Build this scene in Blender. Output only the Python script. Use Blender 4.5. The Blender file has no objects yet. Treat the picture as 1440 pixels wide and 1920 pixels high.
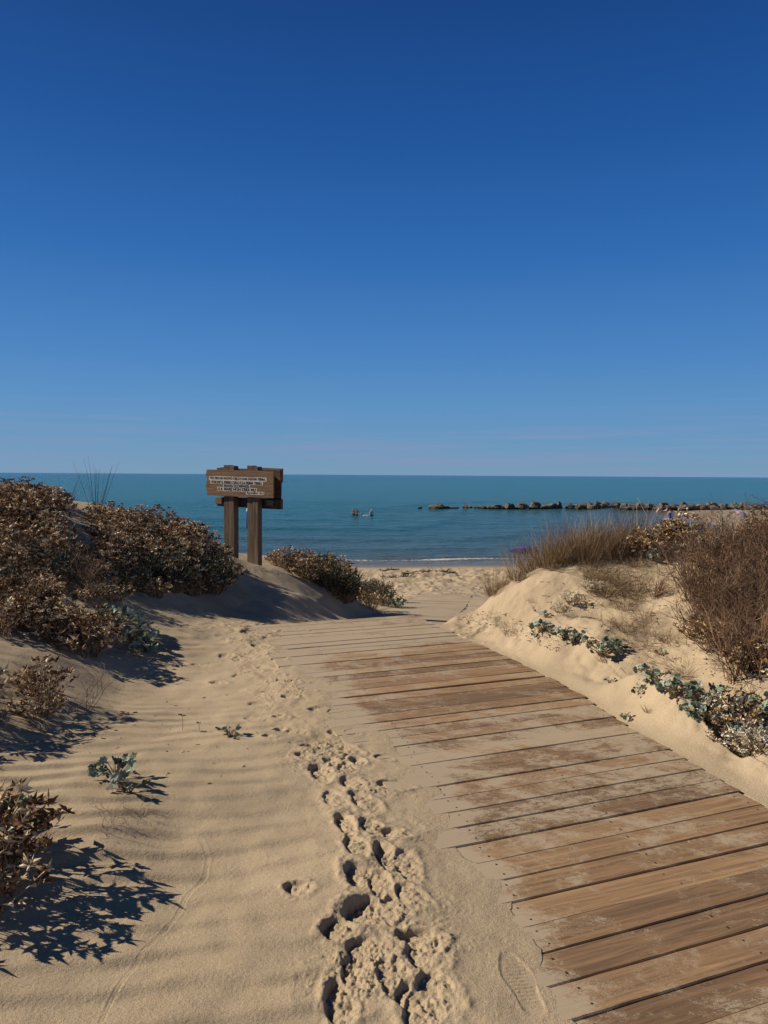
import bpy, bmesh, math, random
import numpy as np
from mathutils import Vector, Matrix, Euler, Quaternion
random.seed(7); RNG = np.random.default_rng(7)
R = math.radians
S = bpy.context.scene
COL = S.collection

# ------------------------------------------------------------------ camera
FPX = 1400.0                      # focal length in pixels of a 1440 x 1920 frame
roll = R(.36); pitch = math.atan(69.5/FPX)
cR = np.array([math.cos(roll), 0, math.sin(roll)])
f0 = np.array([0, math.cos(pitch), -math.sin(pitch)])
cF = f0 - cR*f0.dot(cR); cF /= np.linalg.norm(cF)
cU = np.cross(cR, cF)
cam = bpy.data.objects.new('camera', bpy.data.cameras.new('camera'))
COL.objects.link(cam); S.camera = cam
cam.matrix_world = Matrix(((cR[0], cU[0], -cF[0], 0), (cR[1], cU[1], -cF[1], 0), (cR[2], cU[2], -cF[2], 0), (0, 0, 0, 1)))
cam.data.sensor_fit = 'VERTICAL'; cam.data.sensor_height = 36; cam.data.lens = 36*FPX/1920
cam.data.clip_start = .05; cam.data.clip_end = 100000

# ------------------------------------------------------------------ light
SUN_EL = R(34); SUN_AZ = R(9)            # azimuth: from -X turned towards +Y
sdir = Vector((-math.cos(SUN_AZ)*math.cos(SUN_EL), math.sin(SUN_AZ)*math.cos(SUN_EL), math.sin(SUN_EL)))
sun = bpy.data.lights.new('sun', 'SUN'); sun.energy = 5.0; sun.angle = R(.5); sun.color = (1, .915, .78)
so = bpy.data.objects.new('sun', sun); COL.objects.link(so)
so.rotation_euler = sdir.to_track_quat('Z', 'Y').to_euler(); so.location = (-20, 5, 20)
W = bpy.data.worlds.new('World'); S.world = W; W.use_nodes = True
nt = W.node_tree; nt.nodes.clear()
def wn(t, **k):
    n = nt.nodes.new(t)
    for a, b in k.items(): setattr(n, a, b)
    return n
sky = wn('ShaderNodeTexSky', sky_type='NISHITA', sun_disc=False, sun_elevation=SUN_EL,
         sun_rotation=math.atan2(sdir.x, sdir.y), altitude=0, air_density=.8, dust_density=.1, ozone_density=3)
bg = wn('ShaderNodeBackground'); bg.inputs[1].default_value = .078
out = wn('ShaderNodeOutputWorld')
# clear deep blue air: elevation ramp blended with the sky texture
def s2l(c): return tuple(((q/255+.055)/1.055)**2.4/.085 for q in c)
el = wn('ShaderNodeValToRGB')
_st = [(0, (112, 151, 183)), (.03, (104, 149, 188)), (.09, (90, 143, 194)), (.16, (71, 129, 192)), (.27, (46, 107, 178)), (.40, (28, 84, 156)), (.53, (19, 65, 130)), (.72, (13, 30, 56)), (1, (12, 22, 36))]
while len(el.color_ramp.elements) < len(_st): el.color_ramp.elements.new(.5)
for e_, (p_, c_) in zip(el.color_ramp.elements, _st): e_.position = p_; e_.color = (*s2l(c_), 1)
smix = wn('ShaderNodeMix', data_type='RGBA'); smix.inputs[0].default_value = .93
# faint streaks of far cloud just above the horizon
tc = wn('ShaderNodeTexCoord'); mp = wn('ShaderNodeMapping'); mp.inputs['Scale'].default_value = (2.2, 2.2, 60)
nz = wn('ShaderNodeTexNoise'); nz.inputs['Scale'].default_value = 2.0; nz.inputs['Detail'].default_value = 5
rmp = wn('ShaderNodeValToRGB'); rmp.color_ramp.elements[0].position = .46; rmp.color_ramp.elements[1].position = .68
sep = wn('ShaderNodeSeparateXYZ'); band = wn('ShaderNodeMapRange', interpolation_type='SMOOTHSTEP')
band.inputs[1].default_value = .11; band.inputs[2].default_value = .015; band.inputs[3].default_value = 0; band.inputs[4].default_value = .75
mul = wn('ShaderNodeMath', operation='MULTIPLY'); mixc = wn('ShaderNodeMix', data_type='RGBA')
mixc.inputs[7].default_value = (*s2l((128, 150, 186)), 1)
L = nt.links.new
L(tc.outputs['Generated'], mp.inputs[0]); L(mp.outputs[0], nz.inputs[0]); L(nz.outputs[0], rmp.inputs[0])
L(tc.outputs['Generated'], sep.inputs[0]); L(sep.outputs[2], band.inputs[0])
L(rmp.outputs[0], mul.inputs[0]); L(band.outputs[0], mul.inputs[1]); L(mul.outputs[0], mixc.inputs[0])
L(sep.outputs[2], el.inputs[0]); L(sky.outputs[0], smix.inputs[6]); L(el.outputs[0], smix.inputs[7]); L(smix.outputs[2], mixc.inputs[6]); L(mixc.outputs[2], bg.inputs[0]); L(bg.outputs[0], out.inputs[0])
S.view_settings.view_transform = 'Standard'; S.view_settings.look = 'None'
S.view_settings.exposure = .13; S.view_settings.gamma = 1
S.render.engine = 'CYCLES'; S.cycles.max_bounces = 6; S.cycles.diffuse_bounces = 3
S.render.resolution_x = 768; S.render.resolution_y = 1024

# ------------------------------------------------------------------ geometry from picture measurements
def ray(px, py): return cF + cR*((px-720)/FPX) + cU*((960-py)/FPX)
def P(px, py, D): d = ray(px, py); return d*(D/d[1])
def G(px, py, z): d = ray(px, py); return d*(z/d[2])
def proj(p):
    p = np.asarray(p, float); w = p@cF
    return 720+FPX*(p@cR)/w, 960-FPX*(p@cU)/w

# ------------------------------------------------------------------ noise
def _h(ix, iy, s):
    h = (ix.astype(np.int64)*374761393 + iy.astype(np.int64)*668265263 + s*1274126177) & 0xFFFFFFFF
    h = ((h ^ (h >> 13))*1274126177) & 0xFFFFFFFF
    return ((h ^ (h >> 16)) & 0xFFFF)/65535.0
def vn(x, y, s=0):
    ix = np.floor(x); iy = np.floor(y); fx = x-ix; fy = y-iy
    fx = fx*fx*fx*(fx*(fx*6-15)+10); fy = fy*fy*fy*(fy*(fy*6-15)+10)
    a = _h(ix, iy, s); b = _h(ix+1, iy, s); c = _h(ix, iy+1, s); d = _h(ix+1, iy+1, s)
    return (a*(1-fx)+b*fx)*(1-fy)+(c*(1-fx)+d*fx)*fy*1.0 - .5
def fbm(x, y, o=4, s=0, g=.5):
    t = np.zeros_like(x); a = 1.
    for i in range(o):
        c, q = math.cos(.6*i), math.sin(.6*i)
        t += a*vn((x*c-y*q)*2**i+17.3*i, (x*q+y*c)*2**i-9.1*i, s+i); a *= g
    return t
def sst(a, b, x):
    t = np.clip((x-a)/(b-a), 0, 1); return t*t*(3-2*t)

# ------------------------------------------------------------------ boardwalk frame
bu = np.array([.932, .362]); bv = np.array([-.362, .932]); ZW = -1.6; WLEN = 1.98
redge = np.array([(.70, 7.6), (.78, 7.34), (1.01, 6.76), (1.2, 6.25), (1.34, 5.82), (1.44, 5.45), (1.53, 4.97), (1.61, 4.59), (1.68, 4.33), (1.74, 4.06), (1.81, 3.79), (1.87, 3.52), (1.99, 2.9), (2.1, 2.3), (2.25, 1.5), (2.45, .5), (2.6, -.3)])
ledge = np.array([(-.98, 7.2), (-.93, 7.03), (-.5, 5.9), (-.26, 5.27), (-.06, 4.7), (.21, 4.01), (.34, 3.49), (.34, 3.21), (.38, 3.05), (.48, 2.92), (.49, 2.73), (.51, 2.57), (.53, 2.45), (.54, 2.27), (.56, 2.05), (.7, 1.0), (.8, 0)])
rv = redge@bv; ru = redge@bu; o_ = np.argsort(rv); rv, ru = rv[o_], ru[o_]
lv = ledge@bv; lu = ledge@bu; o_ = np.argsort(lv); lv, lu = lv[o_], lu[o_]
VEND = 7.25
# far, sandy stretch: centre line x, y, z (top of boards)
farc = np.array([(-.08, 7.55, -1.6), (.02, 9.5, -1.97), (.42, 14, -2.74), (1.36, 20, -3.5), (3.0, 31, -4.62)])

# ------------------------------------------------------------------ terrain height
shore = np.array([(-400, 62), (-120, 50), (-60, 46), (-25, 43), (0, 41.5), (10, 43), (18, 47), (25, 56), (30, 66), (33, 76), (35, 90), (40, 104), (46, 113), (80, 125), (200, 150), (500, 260)], float)
def shore_d(x, y):      # positive inland
    d = np.full(x.shape, 1e9); sg = np.ones(x.shape)
    for (ax, ay), (bx, by) in zip(shore[:-1], shore[1:]):
        vx, vy = bx-ax, by-ay; t = np.clip(((x-ax)*vx+(y-ay)*vy)/(vx*vx+vy*vy), 0, 1)
        dd = np.hypot(x-ax-t*vx, y-ay-t*vy); m = dd < d
        cr = vx*(y-ay)-vy*(x-ax)
        sg = np.where(m, np.where(cr > 0, -1., 1.), sg); d = np.where(m, dd, d)
    return d*sg
CP = []
for q in [(0, 1400, 4.0), (0, 1275, 4.7), (0, 1235, 5.1), (0, 1170, 5.9), (0, 1105, 6.8), (0, 1010, 8.5), (0, 950, 10), (0, 932, 11.5),
          (110, 1225, 5.5), (130, 985, 9), (150, 945, 11.5), (300, 975, 12.3), (300, 1060, 9.8), (300, 1140, 7.8), (230, 1205, 6.5), (290, 1232, 6.3),
          (200, 1290, 5.4), (150, 1150, 6.6), (160, 1080, 7.8), (420, 1140, 9.6), (440, 1072, 12.8), (385, 1010, 14), (460, 1056, 14.5), (460, 1037, 15.7), (520, 1120, 10.9),
          (520, 1066, 14), (560, 1112, 12.2), (600, 1165, 9.7), (480, 1165, 8.8), (640, 1144, 13.5), (700, 1152, 13), (620, 1090, 15.5), (560, 1050, 16.5),
          (745, 1143, 16), (770, 1137, 19.5), (720, 1102, 30), (600, 1180, 8.2),
          (1000, 1072, 8), (940, 1110, 8), (880, 1146, 8.3), (1100, 1040, 8), (1200, 1018, 8), (1300, 1010, 8), (1440, 985, 8), (1140, 1120, 6.3),
          (1060, 1130, 7.0), (1000, 1180, 6.5), (1100, 1215, 5.6), (1200, 1250, 5.05), (1300, 1300, 4.55), (1400, 1352, 4.15), (1250, 1160, 6.2), (1300, 1100, 6.6),
          (1400, 1225, 5.2), (1440, 1110, 6.1), (1140, 1180, 6.3), (950, 1178, 7.3), (1250, 1235, 5.5), (1180, 1150, 6.9), (850, 1168, 9.2), (845, 1160, 11), (1440, 1440, 3.85)]:
    CP.append(P(*q))
CP += [(0, 1, -1.6), (-.5, 2, -1.59), (0, 3, -1.595), (-.6, 3, -1.59), (-.8, 4, -1.59), (-1.0, 5, -1.59), (-.9, 6, -1.6), (-1.2, 7, -1.6), (-1.35, 3.4, -1.5), (-1.1, 2.4, -1.52), (-.9, 1.4, -1.54),
       (-1.6, 2.5, -1.46), (-1.8, 1.3, -1.45), (-2.6, 2.4, -1.33), (-2.6, 1, -1.35), (-4, 3, -1.15), (-4, 1, -1.2), (-3.2, 4.4, -1.12), (-5, 5, -.95), (-7, 7, -.7), (-8, 10, -.45),
       (2.2, 3, -1.58), (2.5, 2, -1.58), (3.2, 3.2, -1.4), (3.6, 4.5, -1.1), (5, 4, -1.1), (5, 7, -.6), (7, 8, -.4), (4, 1, -1.4),
       (-6, 14.5, -1.0), (-9, 14, -1.0), (-4.5, 16, -1.5), (-3, 17.5, -2.2), (-6, 19, -2.9), (-2, 20, -3.4), (-9, 20, -3.0), (-5, 27, -4.4), (2, 12, -2.2), (4, 12, -1.8), (7, 12, -1.6), (4, 17, -3.2), (8, 17, -3.2), (6, 25, -4.2), (0, 26, -4.3), (9, 25, -4.2), (2.2, 9.5, -1.5),
       (0, 5, -1.62), (.5, 6.5, -1.62), (.2, 8.4, -1.78), (0, 9.5, -1.97), (.42, 14, -2.74), (1.36, 20, -3.5), (1.2, 3.5, -1.62), (1.2, 1.5, -1.62), (0, -1, -1.6), (3, -1, -1.5), (-3, -1, -1.2)]
CP = np.array(CP, float)
SC = 1.0
def _phi(r2): return .5*r2*np.log(r2+1e-9)
def fit(C):
    n = len(C); X = C[:, :2]; d2 = ((X[:, None]-X[None])**2).sum(-1)
    A = np.zeros((n+3, n+3)); A[:n, :n] = _phi(d2)+np.eye(n)*.06
    A[:n, n] = 1; A[:n, n+1:] = X; A[n:, :n] = A[:n, n:].T
    b = np.zeros(n+3); b[:n] = C[:, 2]
    return np.linalg.solve(A, b)
WT = fit(CP)
def base_h(x, y):
    x = np.asarray(x, float); y = np.asarray(y, float)
    xc = 10*np.tanh(x/10); yc = np.clip(y, -1.5, 29)
    z = WT[-3]+WT[-2]*xc+WT[-1]*yc
    for (a, b, _), w in zip(CP, WT[:-3]): z = z + w*_phi((xc-a)**2+(yc-b)**2)
    sd = shore_d(x, y)
    bz = -5.0+np.where(sd > 0, np.minimum(.032*sd, .9), .06*sd)
    k = sst(21, 30, y)
    return z*(1-k)+bz*k
def far_frame(x, y):
    # lateral offset, z of far boardwalk centre line
    d = np.full(np.shape(x), 1e9); zz = np.zeros(np.shape(x))
    for a, b in zip(farc[:-1], farc[1:]):
        vx, vy = b[:2]-a[:2]; t = np.clip(((x-a[0])*vx+(y-a[1])*vy)/(vx*vx+vy*vy), 0, 1)
        dd = np.hypot(x-a[0]-t*vx, y-a[1]-t*vy); m = dd < d
        zz = np.where(m, a[2]+t*(b[2]-a[2]), zz); d = np.where(m, dd, d)
    return d, zz
FEET = [(575, 1425, .2, .09, .025, 40), (640, 1400, .18, .09, .025, 60), (665, 1475, .22, .1, .03, 30), (625, 1500, .22, .1, .025, 20), (700, 1560, .24, .1, .035, 25), (668, 1600, .24, .1, .035, 20), (715, 1670, .24, .1, .035, 15), (770, 1690, .2, .1, .03, 30), (740, 1720, .24, .12, .035, 15), (672, 1840, .26, .11, .035, 10), (740, 1850, .24, .11, .03, 15), (790, 1905, .24, .11, .035, 5), (600, 1285, .2, .09, .02, 60), (480, 1345, .2, .09, .02, 60), (520, 1230, .25, .1, .025, 40), (450, 1230, .25, .1, .025, 50),
  # px, py, length, width, depth, turn in degrees
 (603, 1452, .24, .12, .045, 20), (650, 1445, .2, .1, .02, 10), (740, 1475, .2, .11, .04, 75), (683, 1506, .26, .11, .035, 30), (649, 1556, .30, .08, .05, 15), (725, 1617, .26, .10, .06, 20), (740, 1569, .16, .10, .04, 70),
 (675, 1651, .2, .12, .055, 35), (763, 1632, .26, .1, .03, 10), (557, 1672, .12, .09, .04, 60), (690, 1718, .20, .19, .07, 60), (632, 1750, .13, .12, .055, 10), (687, 1800, .22, .13, .035, 10),
 (785, 1768, .17, .10, .055, 70), (800, 1800, .2, .14, .03, 10), (636, 1885, .22, .09, .05, 10), (763, 1880, .12, .08, .05, 10), (817, 1869, .22, .13, .04, 5), 
 (528, 1368, .12, .09, .045, 80), (597, 1330, .15, .09, .03, 80), (630, 1335, .12, .09, .02, 80), (526, 1342, .12, .08, .03, 80), (505, 1386, .09, .07, .03, 60), (587, 1401, .16, .08, .04, 80), (557, 1372, .2, .1, .02, 60), (630, 1374, .12, .08, .03, 60),
 (662, 1374, .12, .08, .03, 50), (622, 1431, .14, .08, .03, 50), (656, 1407, .2, .09, .035, 50), (670, 1428, .14, .08, .045, 20), (721, 1422, .12, .07, .04, 60), (576, 1294, .15, .07, .03, 60), (547, 1277, .16, .06, .03, 70), (542, 1305, .14, .07, .03, 60),
 (488, 1315, .2, .1, .02, 70), (490, 1213, .3, .12, .04, 50), (430, 1225, .25, .1, .03, 60), (410, 1272, .16, .08, .03, 70), (470, 1190, .3, .12, .03, 50), (375, 1240, .2, .1, .02, 70), (455, 1262, .2, .1, .02, 70), (500, 1250, .3, .1, .02, 40)]
TRACK = [(375, 1570), (390, 1600), (385, 1630), (355, 1665), (325, 1720), (270, 1780), (235, 1830), (205, 1880), (190, 1920)]
trailpts = np.array([G(px, py, ZW)[:2] for px, py in [(450, 1200), (500, 1260), (545, 1320), (600, 1390), (650, 1450), (690, 1530), (710, 1620), (715, 1720), (740, 1800), (740, 1950)]])
def seg_dist(x, y, pts):
    d = np.full(x.shape, 1e9)
    for a, b in zip(pts[:-1], pts[1:]):
        vx, vy = b-a; t = np.clip(((x-a[0])*vx+(y-a[1])*vy)/(vx*vx+vy*vy), 0, 1)
        d = np.minimum(d, np.hypot(x-a[0]-t*vx, y-a[1]-t*vy))
    return d
def height(x, y, detail=True):
    x = np.asarray(x, float); y = np.asarray(y, float)
    z = base_h(x, y)
    v = x*bv[0]+y*bv[1]; u = x*bu[0]+y*bu[1]
    UR = np.interp(v, rv, ru); UL = np.interp(v, lv, lu)
    UL = UL + .07*fbm(x*2.2, y*6, 4, 5) + .006*np.sin(v*2*np.pi/.155)
    UR = UR - .010*np.clip(fbm(x*2.5, y*2.5, 3, 6)+.1, 0, 1)*2
    # level the sand beside the near boardwalk with its boards
    nearw = 1-sst(VEND+.2, VEND+1.2, v)
    dl = UL-u; dr = u-UR
    dist = np.maximum(np.maximum(dl, dr), 0)
    side = ZW+np.where(dl > 0, -.003+.045*np.minimum(dl, .5)+.006*fbm(x*7, y*7, 3, 4), -.014+.07*np.minimum(np.maximum(dr, 0), .5)+.25*fbm(u*3+9, v*2.0, 4, 3)*sst(0.08, .42, dr))
    k = (1-sst(.0, .8, dist))*nearw
    zz = z*(1-k)+side*k
    inside = sst(-.03, -.13, -1*np.minimum(-dl, -dr)*-1) if False else sst(-.01, .16, np.minimum(u-UL, (UR+.03-u)*3.5))
    inside = inside*nearw*(1-sst(VEND-.1, VEND+.1, v+.25*fbm(x*3, y*3, 3, 8)))
    sandtop = zz
    zz = sandtop*(1-inside)+(ZW-.013-.022*np.clip(fbm(u*2.5+4, v*5, 3, 7)+.35, 0, 1))*inside
    # far boardwalk
    fd, fz = far_frame(x, y)
    fk = (1-sst(.78, 1.6+1.6*sst(15, 19, y), fd))*sst(VEND-.1, VEND+.5, v)*(1-sst(29, 31, y))
    zz = zz*(1-fk)+(fz-.008)*fk
    if not detail: return zz
    offb = np.clip(sst(.02, .4, dist)+(1-nearw), 0, 1)
    onfar = (1-sst(.8, .95, fd))*sst(VEND+.1, VEND+.4, v)
    free = 1-np.maximum(inside, onfar*.9)
    D = np.maximum(y, .5)
    # wind ripples
    th = R(19); rvv = -math.sin(th)*x+math.cos(th)*y
    warp = .16*fbm(x*.9, y*.9, 3, 21)+.045*fbm(x*3, y*3, 2, 22)
    lam = .165
    ph = (rvv+warp)/lam*2*np.pi
    rp = np.sin(ph+.55*np.sin(ph))
    amp = .0056*(.25+1.9*np.clip(fbm(x*.9+5, y*.9, 3, 31)+.3, 0, 1))
    left = sst(.35, -.2, x-.0*y)*(1-sst(9, 14, y))
    td = seg_dist(x, y, trailpts)
    trail = np.exp(-(td/.24)**2)*(1-sst(8, 9, y))
    zz = zz+free*left*(1-.8*trail)*sst(.0, .3, dist+(1-nearw))*amp*rp
    # soft undulation
    zz = zz+free*(.05*fbm(x*.8, y*.8, 3, 41)+.018*fbm(x*3.2, y*3.2, 3, 42))*(1-sst(20, 30, y))*sst(.0, .5, np.minimum(dist, 1)+(1-nearw))
    # crumbs along the trail
    cr = np.clip(fbm(x*55, y*55, 3, 51, .7)+.0, 0, 1)*np.clip(fbm(x*3.5, y*3.5, 2, 52)*2.2+.35, 0, 1.2)
    zz = zz+free*trail*(.020*cr+.012*fbm(x*9, y*9, 3, 53, .6))
    # loose broken sand at the crest and beside the walk on the right
    m2 = np.exp(-((x-1.1)/.5)**2-((y-7.3)/.7)**2)+np.exp(-((x+.9)/.9)**2-((y-7.9)/.7)**2)
    zz = zz+free*m2*.05*np.clip(fbm(x*9, y*9, 3, 61, .6), -.1, 1)
    # right dune: small wind scoops
    rk = sst(1.0, 1.8, x)*(1-sst(8.5, 10, y))*offb
    zz = zz+free*rk*(.07*fbm(x*2.3+3, y*2.3, 4, 71)+.008*fbm(x*14, y*14, 3, 72))
    # wind-cut ridge of the right dune, steep on its lee side
    rg = np.array([G(a, b, c)[:2] for a, b, c in ((1040, 1120, -1.12), (1115, 1148, -1.12), (1160, 1190, -1.2), (1230, 1240, -1.25), (1310, 1290, -1.3))])
    dr_ = seg_dist(x, y, rg); c0_ = rg[0]; c1_ = rg[-1]; sdn = (c1_[0]-c0_[0])*(y-c0_[1])-(c1_[1]-c0_[1])*(x-c0_[0])
    zz = zz+offb*.035*np.exp(-(dr_/np.where(sdn < 0, .40, .12))**2)-offb*np.where(sdn > 0, .09*np.exp(-((dr_-.3)/.2)**2), 0)
    # footprints
    PIT = np.zeros_like(zz); RIM = np.zeros_like(zz); LUM = np.zeros_like(zz)
    for i, (px, py, ln, wd, dp, tn) in enumerate(FEET):
        ln, wd, dp = ln*.95, wd*1.0, dp*.50
        c = G(px, py, ZW); a = R(tn)+R(90); ca, sa = math.cos(a), math.sin(a)
        dx = x-c[0]; dy = y-c[1]; m = (abs(dx) < .4) & (abs(dy) < .4)
        if not m.any(): continue
        X, Y = x[m], y[m]; l = (dx[m]*ca+dy[m]*sa)/(ln*.5); w = (-dx[m]*sa+dy[m]*ca)/(wd*.5*(1-.18*np.clip((dx[m]*ca+dy[m]*sa)/(ln*.5), -1, 1)*(1 if i % 2 else -1)))
        q = np.sqrt(l*l+w*w)+.16*fbm(X*20+i, Y*20, 3, 80+i)
        pit = 1-sst(.82, 1.04, q)
        rim = np.exp(-((q-1.28)/.26)**2)
        fl = .45*fbm(X*42, Y*42, 3, 90+i, .6)
        # floor rises towards the right (scuffed out that way)
        tilt = np.clip(.62-.62*((dx[m]-.3*dy[m])/(.5*max(wd, ln*.75))), .22, 1.15)
        PIT[m] = np.maximum(PIT[m], dp*pit*np.clip(tilt+fl, 0, 1.3))
        RIM[m] = np.maximum(RIM[m], dp*.22*rim*(1+1.6*fbm(X*34, Y*34, 3, 95)))
        LUM[m] = np.maximum(LUM[m], np.exp(-(np.maximum(q-.5, 0)/.6)**2))
    near_ = y < 10
    zz[near_] += (-PIT+RIM*(1-np.clip(PIT/.01, 0, 1)))[near_]+.009*LUM[near_]*np.clip(fbm(x[near_]*58, y[near_]*58, 4, 99, .65)+.08, 0, 1)
    # sole print beside the boards
    c0, c1 = G(948, 1790, ZW), G(1008, 1905, ZW)
    ax = (c1-c0)[:2]; ll = np.linalg.norm(ax); ax /= ll
    l = ((x-c0[0])*ax[0]+(y-c0[1])*ax[1]); w = (x-c0[0])*-ax[1]+(y-c0[1])*ax[0]
    m = (l > -.05) & (l < ll+.05) & (abs(w) < .07)
    if m.any():
        lm, wm = l[m], w[m]; e = np.maximum(abs((lm-ll/2)/(ll*.52))**2.2+abs(wm/(.048-.006*np.cos(lm/ll*9)))**2.6, 0)
        ins = 1-sst(.75, 1.0, e)
        zz[m] += ins*(-.0028+.0022*np.sin(lm*2*np.pi/.016)*(1-sst(.25, .5, e)))+.001*np.exp(-((e-1.15)/.2)**2)
    # thin winding animal track
    tp = np.array([G(a, b, -1.57)[:2] for a, b in TRACK])
    d = seg_dist(x, y, tp); zz = zz-.0014*np.exp(-((d-.005)/.003)**2)*(1+fbm(x*30, y*30, 2, 97))+.0006*np.exp(-((d-.012)/.004)**2)
    # trodden beach
    bk = sst(22, 28, y)
    sd = shore_d(x, y)
    zz = zz+bk*sst(1.5, 5, sd)*(.15*fbm(x*2.1, y*1.6, 4, 101, .6))
    return zz
TL = np.concatenate([np.linspace(1.3, 9, 500), np.geomspace(9.05, 60, 300)])
def hit(px, py):
    d = ray(px, py); d = d/d[1]
    pts = d[None]*TL[:, None]
    z = height(pts[:, 0], pts[:, 1], False)
    below = pts[:, 2] < z
    i = int(np.argmax(below))
    if not below[i]: i = len(TL)-1
    D = TL[max(i, 1)]; x, y = d[0]*D, D
    return Vector((x, y, float(height(np.array([x]), np.array([y]))[0])))
def hz(x, y): return float(height(np.array([x]), np.array([y]))[0])

# ------------------------------------------------------------------ materials
def mat(name):
    m = bpy.data.materials.new(name); m.use_nodes = True; t = m.node_tree
    b = t.nodes['Principled BSDF']
    def N(ty, **k):
        n = t.nodes.new(ty)
        for a, c in k.items():
            if a in n.inputs.keys() if isinstance(a, str) else False: n.inputs[a].default_value = c
            else: setattr(n, a, c)
        return n
    return m, t, b, N
def ramp(n, stops):
    e = n.color_ramp.elements
    while len(e) < len(stops): e.new(.5)
    for q, (p, c) in zip(e, stops): q.position = p; q.color = (*c, 1)
def attr_mat(name, stops, rough=.7, spec=.3, noise=0, trans=0):
    m, t, b, N = mat(name); a = N('ShaderNodeAttribute', attribute_name='rnd'); r = N('ShaderNodeValToRGB'); ramp(r, stops)
    t.links.new(a.outputs['Fac'], r.inputs[0]); c = r.outputs[0]
    if noise:
        co = N('ShaderNodeTexCoord'); n = N('ShaderNodeTexNoise'); n.inputs['Scale'].default_value = noise; n.inputs['Detail'].default_value = 4
        t.links.new(co.outputs['Object'], n.inputs[0]); mx = N('ShaderNodeMix', data_type='RGBA', blend_type='MULTIPLY'); mx.inputs[0].default_value = .8
        r2 = N('ShaderNodeValToRGB'); ramp(r2, [(.3, (.45, .45, .45)), (.65, (1.15, 1.15, 1.15))]); t.links.new(n.outputs[0], r2.inputs[0])
        t.links.new(c, mx.inputs[6]); t.links.new(r2.outputs[0], mx.inputs[7]); c = mx.outputs[2]
    t.links.new(c, b.inputs['Base Color']); b.inputs['Roughness'].default_value = rough; b.inputs['Specular IOR Level'].default_value = spec
    if trans:
        tr = N('ShaderNodeBsdfTranslucent'); ms = N('ShaderNodeMixShader'); ms.inputs[0].default_value = trans
        t.links.new(c, tr.inputs[0]); t.links.new(b.outputs[0], ms.inputs[1]); t.links.new(tr.outputs[0], ms.inputs[2])
        t.links.new(ms.outputs[0], t.nodes['Material Output'].inputs[0])
    return m
def plain(name, c, rough=.6, spec=.4):
    m, t, b, N = mat(name); b.inputs['Base Color'].default_value = (*c, 1); b.inputs['Roughness'].default_value = rough; b.inputs['Specular IOR Level'].default_value = spec
    co = N('ShaderNodeTexCoord'); n = N('ShaderNodeTexNoise'); n.inputs['Scale'].default_value = 40; r = N('ShaderNodeValToRGB')
    ramp(r, [(.3, tuple(q*.8 for q in c)), (.7, tuple(min(1, q*1.12) for q in c))])
    t.links.new(co.outputs['Object'], n.inputs[0]); t.links.new(n.outputs[0], r.inputs[0]); t.links.new(r.outputs[0], b.inputs['Base Color'])
    return m
SAND = (.50, .365, .215)
def sand_mat():
    m, t, b, N = mat('sand'); K = t.links.new
    g = N('ShaderNodeNewGeometry'); a = N('ShaderNodeAttribute', attribute_name='wet')
    n1 = N('ShaderNodeTexNoise'); n1.inputs['Scale'].default_value = 1.3; n1.inputs['Detail'].default_value = 6
    n2 = N('ShaderNodeTexNoise'); n2.inputs['Scale'].default_value = 300; n2.inputs['Detail'].default_value = 2
    n3 = N('ShaderNodeTexNoise'); n3.inputs['Scale'].default_value = 60; n3.inputs['Detail'].default_value = 5; n3.inputs['Roughness'].default_value = .7
    for n in (n1, n2, n3): K(g.outputs['Position'], n.inputs[0])
    r1 = N('ShaderNodeValToRGB'); ramp(r1, [(.3, (.395, .300, .192)), (.7, (.49, .374, .240))]); K(n1.outputs[0], r1.inputs[0])
    r2 = N('ShaderNodeValToRGB'); ramp(r2, [(.30, (.52, .50, .48)), (.5, (1, 1, 1)), (.70, (1.3, 1.28, 1.22))]); K(n2.outputs[0], r2.inputs[0])
    mx = N('ShaderNodeMix', data_type='RGBA', blend_type='MULTIPLY'); mx.inputs[0].default_value = .75; K(r1.outputs[0], mx.inputs[6]); K(r2.outputs[0], mx.inputs[7])
    mw = N('ShaderNodeMix', data_type='RGBA'); K(a.outputs['Fac'], mw.inputs[0]); K(mx.outputs[2], mw.inputs[6]); mw.inputs[7].default_value = (.16, .125, .085, 1)
    K(mw.outputs[2], b.inputs['Base Color'])
    rr = N('ShaderNodeMapRange'); K(a.outputs['Fac'], rr.inputs[0]); rr.inputs[3].default_value = .95; rr.inputs[4].default_value = .28; K(rr.outputs[0], b.inputs['Roughness'])
    b.inputs['Specular IOR Level'].default_value = .25
    ad = N('ShaderNodeMath', operation='MULTIPLY_ADD'); K(n2.outputs[0], ad.inputs[0]); ad.inputs[1].default_value = .35; K(n3.outputs[0], ad.inputs[2])
    bp = N('ShaderNodeBump'); bp.inputs['Strength'].default_value = .7; bp.inputs['Distance'].default_value = .007; K(ad.outputs[0], bp.inputs['Height']); K(bp.outputs[0], b.inputs['Normal'])
    return m
M_SAND = sand_mat()
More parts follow.
